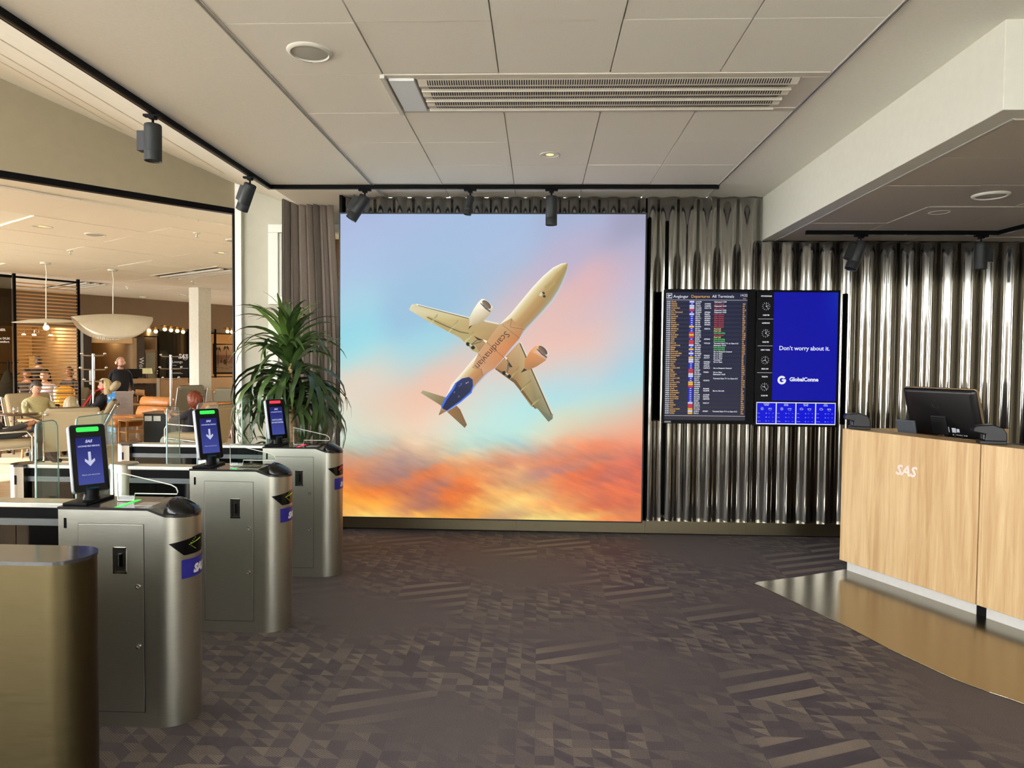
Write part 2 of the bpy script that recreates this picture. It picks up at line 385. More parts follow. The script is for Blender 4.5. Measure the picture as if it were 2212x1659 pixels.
# header (front face on the line A0..H0, thickness away from the camera)
def hp(t, off, z): p = A0+HD*t+hn*off; return (p.x, p.y, z)
ZB = 3.137
m = MB(); ts = (0, 9.0)
m.loft([[hp(0, 0, ZB+.03), hp(0, .16, ZB+.03), hp(0, .16, zs(A0.x)+.02), hp(0, 0, zs(A0.x)+.02)], [hp(9, 0, ZB+.03), hp(9, .16, ZB+.03), hp(9, .16, zs(H0.x)+.02), hp(9, 0, zs(H0.x)+.02)]])
hw = m.build('wall_header', mat('header_tan_paint', (140, 128, 103), .8, var=.03, scale=10)); tag(hw, 'tan header wall above the wide lounge opening', 'wall', kind='structure')
m = MB(); m.bar(hp(0, .03, ZB), hp(9, .03, ZB), .07, .055); m.bar(hp(.0, .03, 0), hp(.0, .03, ZB), .05, .03, up=hn)
hf = m.build('trim_opening', BLACK); tag(hf, 'thin black metal frame around the lounge opening', 'trim', kind='structure')
# side wall end (white jamb) and left part of the back wall with two windows
wl = thing('wall_back_left', 'white wall with windows behind the curtain', 'wall', kind='structure')
yb = 7.2
def bx(px): return at(px, 700, Y=yb).x
def bz(py): return at(640, py, Y=yb).z
x0, xa, xb = A0.x+.03, bx(592), -1.84
zt, zwb, zd = 3.22, bz(652), bz(683)
zwt = bz(492)
OFFW = mat('offwhite_wall', (166, 162, 144), .8, var=.03, scale=10)
m = MB(); m.box(x0, xa, yb, yb+.2, 0, 3.44); m.box(xa, xb, yb, yb+.2, zwt, 3.44); m.box(xa, xb, yb, yb+.2, zd, zwb)
m.box(xb-.05, xb, yb, yb+.2, 0, 3.3); m.build('wall_panel', OFFW, wl)
MB().box(A0.x+.012, A0.x+.078, yb-.06, yb+.2, 0, 3.44).build('jamb_lining', mat('bright_white_gloss', (206, 202, 188), .4), wl)
MB().box(-1.87, -1.845, 6.44, yb, 0, ZC).build('side_return', BLACK, wl)
def window(nm, lab, z0, z1, mull):
    wr = thing(nm, lab, 'window', kind='structure')
    m = MB(); e = .055
    m.box(xa-.05, xb-.051, yb-.035, yb+.06, z1-e, z1+.03); m.box(xa-.05, xb-.051, yb-.035, yb+.06, z0-.03, z0+e)
    m.box(xa-.05, xa+e, yb-.035, yb+.06, z0+e, z1-e); m.box(xb-e-.1, xb-.05, yb-.035, yb+.06, z0+e, z1-e)
    m.box(xa+e+.001, xa+e+.03, yb-.01, yb+.05, z0+e+.001, z1-e-.001)
    for mx_ in mull: m.box(mx_-.03, mx_+.03, yb-.02, yb+.05, z0, z1)
    m.build('window_frame', WHITE, wr, bevel=.006)
    MB().box(xa+e, xb-e, yb+.02, yb+.026, z0+e, z1-e).build('pane', glass('window_glass', (225, 225, 215), 1.6), wr)
    return wr
window('window_1', 'upper white framed window half hidden by the brown curtain', zwb, zwt, [])
window('window_2', 'lower white framed window behind the palm like plant', .45, zd-.03, [])
o = MB().box(-3.1, -.6, 9.2, 9.3, 0, 3.2).build('wall_side_room', mat('brown_room_wall', (112, 84, 58), .8)); tag(o, 'brown wall of the room seen through the windows', 'wall', kind='structure')
o = MB().box(-3.1, -.6, 7.42, 9.2, 3.2, 3.25).build('ceiling', CEIL); tag(o, 'ceiling of the small room behind the windows', 'ceiling', kind='structure')
o = thing('white_cabinet', 'white cabinet with a slanted wooden board seen through the lower window', 'cabinet', (bx(724)+.06, 7.95, 0))
MB().box(-.2, .22, -.2, .2, 0, 1.25).build('body', WHITE, o, bevel=.008); MB().box(-.18, -.165, -.207, -.2, .86, 1.0).build('handle', CHROME, o)
MB().box(-.2, .2, -.215, -.2, .05, .75, M=RX(-4)).build('board', wood('beech_board', (190, 150, 100), (205, 168, 118)), o)

# corrugated steel wall
wb = thing('wall_back', 'corrugated polished steel wall behind the lightbox and screens', 'wall', kind='structure')
MB().box(-1.84, 6.88, YW+.06, YW+.16, 0, ZC).build('backing', BLACK, wb)
PER = .1815; XC = at(1444, 1128, Y=YW-.03).x
def corr(xa_, xb_, z0, z1, yo=0.):
    m = MB(); n = int(round((xb_-xa_)/PER*24)); pr = []
    for i in range(n+1):
        x = xa_+(xb_-xa_)*i/n; q = ((x-XC)/PER+.25) % 1.0; s = 1 if q < .5 else -1; q = (q % .5)*2
        pr.append((x, YW+.012-s*.023*(1-(2*q-1)**2)+yo))
    zz = (z0, z0+.006, z1-.006, z1); m.add([(x, y, z) for z in zz for x, y in pr], [(k*(n+1)+i, k*(n+1)+i+1, (k+1)*(n+1)+i+1, (k+1)*(n+1)+i) for k in range(3) for i in range(n)])
    o = m.build('corrugated_sheet', STEELV, wb, smooth=60)
    sm = o.modifiers.new('thickness', 'SOLIDIFY'); sm.thickness = .003; sm.offset = 1
    return o
ctop = 3.125
corr(-1.83, .975, .11, ctop); corr(.985, 2.055, .11, ctop); corr(1.965, 3.55, .11, ZL-.012, -.004); corr(3.54, 6.88, .11, ZL-.012)
m = MB(); sx = XC-PER/2
while sx < 5.5:
    sx += PER
    for z in (.55, 1.6, 2.45): 
        if sx > 1.0: m.lathe([(.006, 0), (.004, .003), (.0005, .004)], 6, 0, T(sx, YW+.036, z) @ RX(90))
m.build('screw', CHROME, wb, kind='stuff')
tb = thing('baseboard_back', 'brushed steel plinth along the foot of the corrugated wall', 'baseboard', kind='structure')
for a, b in ((-1.84, -.2), (-.198, 1.0), (1.002, 1.93), (1.932, 6.88)): MB().box(a, b, YW-.035, YW+.05, .012, .125).build('plinth_panel', steel('plinth_steel', (128, 118, 94), .3, (60, 3, 3), .0), tb)
MB().box(-1.84, 6.88, YW-.015, YW+.05, 0, .012).build('shadow_gap', BLACK, tb)
# low ceiling and its bulkhead
bk = thing('ceiling', 'lowered ceiling over the reception desk with a white bulkhead face', 'ceiling', kind='structure')
XB, YB0 = 2.045, 3.2
m = MB(); m.prism([(XB, 6.6), (XB, YB0), (7, YB0), (7, YB0+.11), (XB+.115, YB0+.11), (XB+.115, 6.6)], ZL, ZC+.02); m.build('bulkhead', WHITE, bk, bevel=.003)
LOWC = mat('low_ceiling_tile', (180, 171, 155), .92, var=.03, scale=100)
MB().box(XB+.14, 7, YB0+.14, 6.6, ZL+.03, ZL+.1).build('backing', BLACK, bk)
MB().box(XB+.115, XB+.127, YB0+.11, 6.6, ZL-.004, ZL+.03).build('edge_profile', ALU, bk)
xs_ = [XB+.13+.6*i for i in range(6)]; ys_ = [3.325+.6*i for i in range(7)]
for i in range(5):
    for j in range(6):
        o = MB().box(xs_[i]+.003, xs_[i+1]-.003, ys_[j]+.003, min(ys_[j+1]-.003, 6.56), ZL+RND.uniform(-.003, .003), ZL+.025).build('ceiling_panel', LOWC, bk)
rw = MB().box(6.9, 7.05, -4.5, 6.6, 0, 3.2).build('wall_right', BEIGEW); tag(rw, 'plain wall beyond the reception desk', 'wall', kind='structure')
# glazed front behind the camera and beside the lounge (only frames)
fc = thing('window_3', 'glazed front behind the viewpoint with dark posts', 'window', kind='structure')
for x_ in (-6.9, -5.2, -3.4, -1.7, 1.3, 2.2, 3.1): MB().box(x_-.06, x_+.06, -4.58, -4.44, 0, 3.3).build('mullion', DARKG, fc)
MB().box(-13.1, -6.9, -4.6, -4.4, 0, 3.2).build('added_solid_wall', BEIGEW, fc); MB().box(3.1, 7, -4.6, -4.4, 0, 3.2).build('added_solid_wall', BEIGEW, fc)  # unseen walls added to narrow the glazing and cut its light
MB().box(-13.1, 7, -4.6, -4.42, 0, .35).build('sill_panel', DARKG, fc); MB().box(-2.4, 7, -4.6, -4.42, 3.1, 3.4).build('top_panel', DARKG, fc); MB().box(-13.1, -2.4, -4.6, -4.42, 3.08, 3.2).build('transom', DARKG, fc)
MB().box(-1.7, 1.3, -4.56, -4.4, 0, 3.2).build('solid_pier', BEIGEW, fc)
fs = thing('window_4', 'glazed side of the lounge with dark posts', 'window', kind='structure')
for i in range(11): MB().box(-13.2, -13.05, -4+i*1.9-.05, -4+i*1.9+.05, 0, 3.3).build('mullion', DARKG, fs)
MB().box(-13.2, -13.04, -4.5, 15, 0, .12).build('sill_panel', DARKG, fs); MB().box(-13.2, -13.04, -4.5, 15, 3.0, 3.1).build('top_panel', DARKG, fs); MB().box(-13.2, -13.04, -4.5, .6, 0, 3.1).build('added_solid_wall', BEIGEW, fs); MB().box(-13.2, -13.04, -4.5, 15, 3.1, 6.6).build('top_panel', DARKG, fs)  # unseen solid stretch added to hold back daylight from the lounge
# ------------------------------------------------------------------ lightbox with the printed sky and aircraft
LB = thing('lightbox', 'large square backlit wall picture of an airliner under a sunset sky', 'lightbox', (0, 6.38, 0))
LX0, LX1, LZ0, LZ1 = -1.842, .953, .137, 2.942
KEYS = [
 (.00, [(0, 170,184,220), (.2, 170,188,224), (.5, 166,190,224), (.75, 168,180,212), (1, 160,160,188)]),
 (.12, [(0, 172,190,224), (.25, 166,190,222), (.5, 170,190,222), (.75, 184,178,206), (1, 176,176,206)]),
 (.22, [(0, 170,196,226), (.3, 158,192,220), (.5, 168,190,216), (.62, 200,182,200), (.85, 226,180,182), (1, 190,188,214)]),
 (.32, [(0, 166,210,226), (.3, 154,192,220), (.47, 172,196,216), (.56, 226,188,184), (.7, 226,190,180), (.85, 214,190,196), (1, 178,198,220)]),
 (.42, [(0, 150,214,230), (.3, 152,214,230), (.5, 176,208,216), (.62, 240,190,178), (.8, 246,190,170), (.93, 216,200,204), (1, 170,206,222)]),
 (.50, [(0, 168,226,230), (.22, 188,216,216), (.38, 236,196,178), (.5, 222,206,200), (.63, 238,196,180), (.76, 206,210,212), (1, 160,212,228)]),
 (.58, [(0, 246,206,182), (.07, 226,214,200), (.2, 240,192,168), (.35, 240,192,170), (.52, 190,224,226), (.7, 166,224,234), (1, 164,222,232)]),
 (.65, [(0, 226,224,204), (.12, 236,206,184), (.25, 247,192,166), (.4, 226,214,200), (.55, 186,236,232), (.85, 186,234,224), (.94, 240,194,164), (1, 246,176,146)]),
 (.71, [(0, 190,236,222), (.15, 216,228,204), (.28, 250,216,184), (.42, 204,228,212), (.55, 190,230,218), (.68, 226,222,192), (.8, 240,186,150), (.9, 244,154,116), (1, 238,148,118)]),
 (.765, [(0, 190,206,190), (.08, 150,196,200), (.16, 190,180,160), (.3, 240,212,176), (.45, 178,204,196), (.56, 226,178,150), (.7, 238,128,88), (.85, 236,112,76), (1, 234,118,90)]),
 (.80, [(0, 240,140,90), (.06, 190,150,140), (.12, 226,140,96), (.2, 170,140,136), (.3, 226,170,130), (.45, 240,180,130), (.57, 224,130,96), (.72, 228,116,78), (.82, 200,130,110), (1, 236,116,86)]),
 (.85, [(0, 246,130,66), (.12, 196,130,110), (.2, 160,124,126), (.32, 236,124,70), (.45, 240,150,88), (.56, 246,180,120), (.68, 180,130,134), (.8, 232,112,72), (.93, 200,116,104), (1, 232,112,80)]),
 (.90, [(0, 250,150,66), (.12, 244,128,60), (.24, 214,124,90), (.32, 172,118,116), (.42, 236,120,60), (.55, 248,190,120), (.66, 240,160,100), (.76, 226,118,84), (.9, 228,118,86), (1, 226,116,88)]),
 (.945, [(0, 255,180,76), (.15, 255,168,70), (.28, 196,124,100), (.4, 236,116,58), (.5, 250,190,104), (.62, 255,220,136), (.75, 246,160,96), (.87, 236,118,74), (1, 224,118,84)]),
 (1.0, [(0, 255,186,96), (.1, 255,220,122), (.25, 255,196,92), (.4, 255,168,72), (.55, 214,166,116), (.67, 255,228,132), (.8, 255,214,118), (.92, 246,146,86), (1, 236,130,82)])]
import numpy as np
N_ = 300
def sky_grid():
    """colours of the printed sky: scattered swatches blended along slanting cloud bands, warped by layered noise"""
    P_ = np.array([(q[0], r[0]) for r in KEYS for q in r[1]]); Kc = np.array([q[1:] for r in KEYS for q in r[1]], float)
    n = N_+1; U, V = np.meshgrid(np.linspace(0, 1, n), np.linspace(0, 1, n)); u, v = U.ravel(), V.ravel()
    a = np.empty(n*n); b = np.empty(n*n); f = np.empty(n*n); g = np.empty(n*n)
    for k in range(n*n):
        x, y = u[k], v[k]
        a[k] = noise.fractal(Vector((x*2.6+y*1.2, y*4-x*1.5, .3)), 1.0, 2.0, 4); b[k] = noise.fractal(Vector((x*3+7, y*5-x*2+3, .3)), 1.0, 2.0, 4)
        if y > .66: f[k] = noise.fractal(Vector((x*5+y*2, y*17-x*5.5, 2.)), .75, 2.1, 8); g[k] = noise.turbulence(Vector((x*14+y*4, y*60-x*22, 5.)), 4, False)
        else: f[k] = g[k] = 0
    warm = np.clip((v-.69)/.09, 0, 1)
    uu = u+a*.03+f*.03*warm; vv = v+b*.02+f*.012*warm
    out = np.zeros((n*n, 3)); W = np.zeros(n*n)
    ct, st = math.cos(-.5), math.sin(-.5)
    for (pu, pv), c in zip(P_, Kc):
        du, dv = uu-pu, vv-pv
        if pv < .74: p = du*ct+dv*st; q = -du*st+dv*ct; w_ = np.exp(-(p/.125)**2-(q/.062)**2)
        else: p = du*.97-dv*.24; q = du*.24+dv*.97; w_ = np.exp(-(p/.085)**2-(q/.026)**2)
        out += w_[:, None]*c; W += w_
    out /= (W[:, None]+1e-9)
    lum = 1+(f*.07+(g-.6)*.05)*warm*np.clip(1.25-v*.35, .5, 1)
    out = out*lum[:, None]; out += (f*13*warm)[:, None]*np.array([.6, .15, -.7])
    out = np.clip(out, 0, 255)/255; ln = np.where(out <= .04045, out/12.92, ((out+.055)/1.055)**2.4)
    return ln.reshape(n, n, 3)
SG = sky_grid()
MB().grid(lambda u, v: (LX0+(LX1-LX0)*u, 0, LZ1+(LZ0-LZ1)*v), N_, N_, col=lambda u, v: tuple(SG[int(round(v*N_)), int(round(u*N_))])).build('sky_print', glow_attr('backlit_print', 1.0), LB)
m = MB(); e = .012
m.box(LX0-e, LX1+e, -.006, .1, LZ1, LZ1+e); m.box(LX0-e, LX1+e, -.006, .1, LZ0-e, LZ0); m.box(LX0-e, LX0, -.006, .1, LZ0, LZ1); m.box(LX1, LX1+e, -.006, .1, LZ0, LZ1)
m.box(LX0, LX1, .05, .1, LZ0, LZ1); m.build('frame', DARKG, LB)
# the aircraft, part of the flat print (laid in layers of half a millimetre)
def ac(cx, cy, layer):
    p = at(840+cx/4.1475, 540+cy/4.1475, Y=6.38); return (p.x, -.0006*layer, p.z)
AC = MB()
def pl(pts, cols, layer):
    cols = [lin(c) for c in (cols if isinstance(cols, list) else [cols]*len(pts))]
    AC.poly([ac(x, y, layer) for x, y in pts], col=cols)
def ribbon(L, Rr, fr, cols, layer):
    """stations along a body, each with lanes across it"""
    n = len(L); k = len(fr); vs_ = []; cc = []
    for i in range(n):
        for j in range(k):
            vs_.append(ac(L[i][0]+(Rr[i][0]-L[i][0])*fr[j], L[i][1]+(Rr[i][1]-L[i][1])*fr[j], layer)); cc.append(lin(cols(i/(n-1), j)))
    AC.add(vs_, [(i*k+j, i*k+j+1, (i+1)*k+j+1, (i+1)*k+j) for i in range(n-1) for j in range(k-1)], col=cc)
mix = lambda a, b, t: tuple(a[i]*(1-t)+b[i]*t for i in range(3))
ROOT, TIPC = (196, 156, 112), (196, 180, 126)
pl([(180,535),(205,490),(250,482),(720,606),(860,640),(985,660),(970,720),(900,830),(800,925),(755,895),(640,790),(520,725),(335,630)],
   [(220,214,180),(236,230,200),(214,204,160),(206,188,128),(190,164,112),(190,160,112),(180,150,104),(176,140,100),(170,132,92),(172,140,92),(196,170,108),(196,176,116),(204,186,132)], 1)
pl([(245,482),(720,603),(722,613),(246,493)], (236,236,226), 2); pl([(262,494),(715,610),(714,617),(262,499)], (90,84,66), 3)
pl([(860,628),(985,655),(980,668),(858,642)], (226,222,206), 2)
for q in ([(440,570),(432,606),(365,672),(388,626)], [(625,622),(606,668),(525,752),(552,698)], [(768,720),(742,778),(666,848),(692,790)]):
    pl(q, [(150,138,92),(196,186,136),(222,214,168),(176,162,112)], 3)
pl([(335,600),(350,592),(720,742),(812,920),(806,926),(745,900),(640,775),(520,728)], [(184,166,112)]*8, 2)
pl([(345,600),(520,680),(640,730),(720,745),(716,752),(636,738),(516,688),(343,607)], (112,98,62), 3)
pl([(1170,826),(1188,828),(1470,1468),(1468,1512),(1430,1540),(1335,1425),(1275,1400),(1180,1270),(1130,1180),(950,1060),(1050,950)],
   [(200,150,104),(206,176,130),(150,148,120),(120,124,104),(112,118,104),(126,122,86),(150,136,92),(158,134,86),(160,122,78),(176,126,84),(196,138,92)], 1)
pl([(1172,826),(1186,822),(1470,1466),(1458,1472)], (222,216,200), 2); pl([(1170,840),(1180,836),(1462,1474),(1452,1478)], (96,84,60), 3)
pl([(960,1060),(1040,1100),(1140,1170),(1320,1420),(1310,1424),(1120,1190),(1010,1110),(950,1066)], (120,92,58), 3)
for q in ([(1168,1040),(1150,1085),(1085,1160),(1108,1105)], [(1280,1158),(1260,1200),(1174,1276),(1200,1225)], [(1362,1305),(1345,1345),(1275,1404),(1300,1355)]):
    pl(q, [(136,116,70),(176,160,108),(200,186,134),(150,132,84)], 4)
pl([(285,1280),(305,1257),(515,1322),(480,1402)], [(172,166,130),(178,170,132),(140,122,80),(134,112,66)], 1)
pl([(600,1388),(640,1430),(700,1566),(680,1594),(522,1450)], [(146,108,66),(140,104,64),(128,104,74),(124,100,72),(156,116,70)], 1)
FL = [(1590,117),(1545,122),(1470,158),(1380,235),(1290,330),(1190,450),(1090,572),(1000,660),(900,790),(800,928),(745,990),(680,1070),(610,1150),(560,1210),(520,1300),(480,1385),(450,1478)]
FR = [(1602,124),(1600,180),(1570,270),(1525,370),(1465,462),(1390,550),(1305,640),(1225,725),(1110,880),(1000,1005),(945,1062),(870,1125),(795,1205),(730,1290),(650,1365),(560,1425),(452,1480)]
LN = [(252,250,232), (222,210,160), (184,160,106), (162,144,92), (160,164,132), (196,220,232)]
LN2 = [(252,246,226), (222,198,148), (198,150,100), (188,132,84), (180,136,98), (186,210,240)]
ribbon(FL, FR, [0, .18, .45, .72, .9, 1], lambda t, j: mix(LN[j], LN2[j], min(1, t*1.5)), 5)
pl([(985,672),(1100,612),(1125,640),(1210,712),(1165,800),(1090,880),(1000,1000),(945,1062),(842,1120),(828,1070),(748,1052),(800,930),(900,790)],
   [(206,170,124),(190,156,108),(192,148,100),(190,136,88),(198,128,78),(214,134,82),(206,138,90),(204,146,104),(200,150,112),(206,160,120),(204,160,122),(206,160,116),(204,160,112)], 6)
for a, b in (((1100,614),(1088,690)), ((1088,690),(1212,712)), ((748,1052),(830,1068)), ((830,1068),(842,1120)), ((1018,672),(1170,790)), ((870,820),(1060,990)), ((800,930),(850,980))):
    dx, dy = b[0]-a[0], b[1]-a[1]; l = math.hypot(dx, dy); nx, ny = -dy/l*1.6, dx/l*1.6
    pl([(a[0]+nx, a[1]+ny), (b[0]+nx, b[1]+ny), (b[0]-nx, b[1]-ny), (a[0]-nx, a[1]-ny)], (120,88,58), 7)
pl([(468,1402),(500,1336),(565,1245),(595,1192),(655,1150),(718,1137),(752,1160),(758,1215),(742,1280),(640,1365),(520,1446),(478,1430)], (66,110,226), 7)
pl([(482,1408),(520,1340),(590,1240),(610,1190),(660,1152),(718,1138),(750,1162),(752,1215),(730,1270),(640,1350),(520,1436),(488,1424)], [(40,44,72),(38,44,80),(36,44,84),(40,52,110),(44,54,104),(52,60,96),(56,58,78),(54,54,70),(46,50,72),(44,48,66),(40,44,62),(40,44,64)], 8)
pl([(446,1480),(470,1414),(518,1442)], [(120,96,64),(186,150,100),(160,120,76)], 8)
for q in ([(640,1195),(655,1190),(652,1210),(626,1226),(624,1220),(646,1206)], [(583,1268),(594,1262),(592,1282),(580,1284)], [(622,1308),(634,1302),(634,1318),(622,1322)]): pl(q, (96,104,140), 9)
pl([(690,1190),(698,1188),(698,1196),(692,1198)], (240,240,250), 9); pl([(706,1182),(712,1181),(712,1188),(706,1189)], (240,240,250), 9)
def engine(sh, body, lip, cols, inx):
    pl(body, cols, 9); pl(lip, (86, 90, 104), 10); pl(sh, inx, 11)
ell_ = lambda cx, cy, a, b, ang: [(cx+a*math.cos(t)*math.cos(ang)-b*math.sin(t)*math.sin(ang), cy+a*math.cos(t)*math.sin(ang)+b*math.sin(t)*math.cos(ang)) for t in [2*math.pi*k/18 for k in range(18)]]
engine(ell_(876, 490, 50, 26, .78), [(830,440),(850,438),(900,470),(932,512),(926,545),(884,600),(800,672),(770,664),(720,690),(724,602),(760,530),(800,470)],
       [(818,478),(826,476),(870,516),(912,548),(906,558),(864,528)], [(255,252,236),(250,246,226),(232,214,182),(236,222,196),(206,186,148),(196,176,140),(180,160,122),(196,178,140),(206,190,152),(232,222,190),(250,244,220),(255,250,232)], [(150,128,104)]*9+[(92,84,78)]*9)
engine(ell_(1380, 900, 52, 26, .78), [(1336,850),(1360,850),(1410,880),(1434,930),(1405,990),(1330,1040),(1252,1078),(1215,1062),(1216,990),(1262,912),(1305,866)],
       [(1322,888),(1330,884),(1376,924),(1420,958),(1412,968),(1368,938)], [(250,214,170),(232,196,150),(236,216,190),(236,226,214),(196,140,96),(176,126,84),(170,126,84),(186,132,86),(206,140,84),(226,152,90),(236,166,104)], [(150,120,96)]*9+[(84,78,76)]*9)
pl([(722,685),(752,672),(712,712)], (70,62,52), 10); pl([(1212,1060),(1240,1076),(1180,1100)], (60,54,46), 10)
# undercarriage
def gear(x, y, s, fl_):
    for dx, dy in ((-22, -8), (22, 22)):
        pl([(x+dx+px*s, y+dy+py*s) for px, py in ((-17,-12),(2,-19),(19,-4),(16,12),(-2,19),(-18,6))], (40,40,36), 9)
    pl([(x-14,y-6),(x-4,y-14),(x+18,y+6),(x+8,y+14)], (206,196,166), 10)
    for ax_, ay_ in ((92*fl_[0], -58*fl_[1]), (60*fl_[0], -90*fl_[1])):
        l = math.hypot(ax_, ay_); nx, ny = -ay_/l*5, ax_/l*5
        pl([(x+nx,y+ny),(x+ax_+nx,y+ay_+ny),(x+ax_-nx,y+ay_-ny),(x-nx,y-ny)], (120,112,92), 9)
gear(732, 852, 1, (1.1, .55)); gear(1056, 1110, 1, (.25, 1.3))
pl([(760,770),(850,810),(800,810)], (70,62,46), 8); pl([(1060,980),(1110,1050),(1070,1050)], (70,56,40), 8)
pl([(840,800),(880,815),(870,835)], (255,250,220), 10); pl([(1035,955),(1060,965),(1050,985)], (255,246,216), 10)
for dx, dy in ((-18, 2), (16, 14), (8, -14), (-10, -10)): pl([(1378+dx+px, 402+dy+py) for px, py in ((-14,-8),(2,-14),(14,2),(2,12),(-12,8))], (60,60,50) if dx > 0 else (210,204,176), 9)
pl([(1390,330),(1470,268),(1492,290),(1488,300),(1420,370)], (186,164,110), 8); pl([(1393,332),(1468,274),(1486,292),(1420,366)], (178,156,100), 9)
AC.build('aircraft_print', glow_attr('backlit_print', 1.0), LB)
o_ = Vector(ac(1048, 722, 12)); ex = Vector(ac(1048-.665*100, 722+.748*100, 12))-o_; ey = Vector(ac(1048+.748*100, 722+.665*100, 12))-o_
sz_ = 78/4.1475/239*1.12
MB().text('Scandinavian', .088, frame(o_+Vector((0, 0, 0)), ex, ey), cspace=.98).build('aircraft_lettering', glow('print_brown', (88, 60, 44)), LB)

# ------------------------------------------------------------------ departures screen
W_ = glow('screen_white', (236, 238, 246)); YEL = glow('screen_amber', (232, 178, 92)); REDT = glow('screen_red', (206, 70, 70)); GRNT = glow('screen_green', (70, 140, 84))
DS = thing('departures_screen', 'portrait flight departures display with rows of amber and white text', 'screen', (0, 6.36, 0))
def px(x, y, Y): p = at(x, y, Y=Y); return p.x, p.z
dx0, dz1 = px(1437, 624, 6.36); dx1, dz0 = px(1622, 917, 6.36)
def boxpart(n, m_, par, x0, x1, y0, y1, z0, z1, bev=0): return MB().box(x0, x1, y0, y1, z0, z1).build(n, m_, par, bevel=bev)
boxpart('housing', BLACK, DS, dx0, dx1+.02, 0, .09, dz0, dz1, .004)
sx0, sx1, sz0, sz1 = dx0+.012, dx1-.055, dz0+.035, dz1-.03
MB().grid(lambda u, v: (sx0+(sx1-sx0)*u, -.002, sz1+(sz0-sz1)*v), 6, 24, col=lambda u, v: lin(mix((30, 33, 58), (60, 55, 62), v**2*.75+.1*(1-abs(u-.6))))).build('display', glow_attr('screen_picture', 1.0), DS)
SWd, SHt = sx1-sx0, sz1-sz0
def sm(u, v, l=1): return frame((sx0+SWd*u, -.002-.0006*l, sz1-SHt*v), (1, 0, 0), (0, 0, 1))
def srect(mb, u0, u1, v0, v1, l=1, mi=0):
    mb.add([(sx0+SWd*u, -.002-.0006*l, sz1-SHt*v) for u, v in ((u0, v1), (u1, v1), (u1, v0), (u0, v0))], [(0, 1, 2, 3)], mi)
m = MB(); m.text('Avgångar', .0365, sm(.085, .043)); m.text('All Terminals', .0365, sm(.565, .041)); m.text('14:22', .03, sm(.91, .03)); m.build('heading', W_, DS)
m = MB(); m.text('Departures', .0365, sm(.305, .042)); m.text('Gate', .014, sm(.945, .05)); m.build('heading', YEL, DS, label='amber heading')
m = MB(); srect(m, .0, .07, .008, .048); m.build('plane_symbol', W_, DS); m = MB(); srect(m, .004, .066, .011, .045, 2)
m.build('symbol_field', glow('screen_navy', (36, 38, 66)), DS)
m = MB()
for q in ([(.010,.024),(.016,.023),(.022,.030),(.055,.018),(.062,.018),(.058,.024),(.030,.035),(.022,.036)], [(.012,.040),(.06,.040),(.06,.042),(.012,.042)], [(.030,.030),(.018,.016),(.024,.016),(.042,.025)]):
    m.poly([(sx0+SWd*u, -.0045, sz1-SHt*v) for u, v in q])
m.build('plane_glyph', W_, DS)
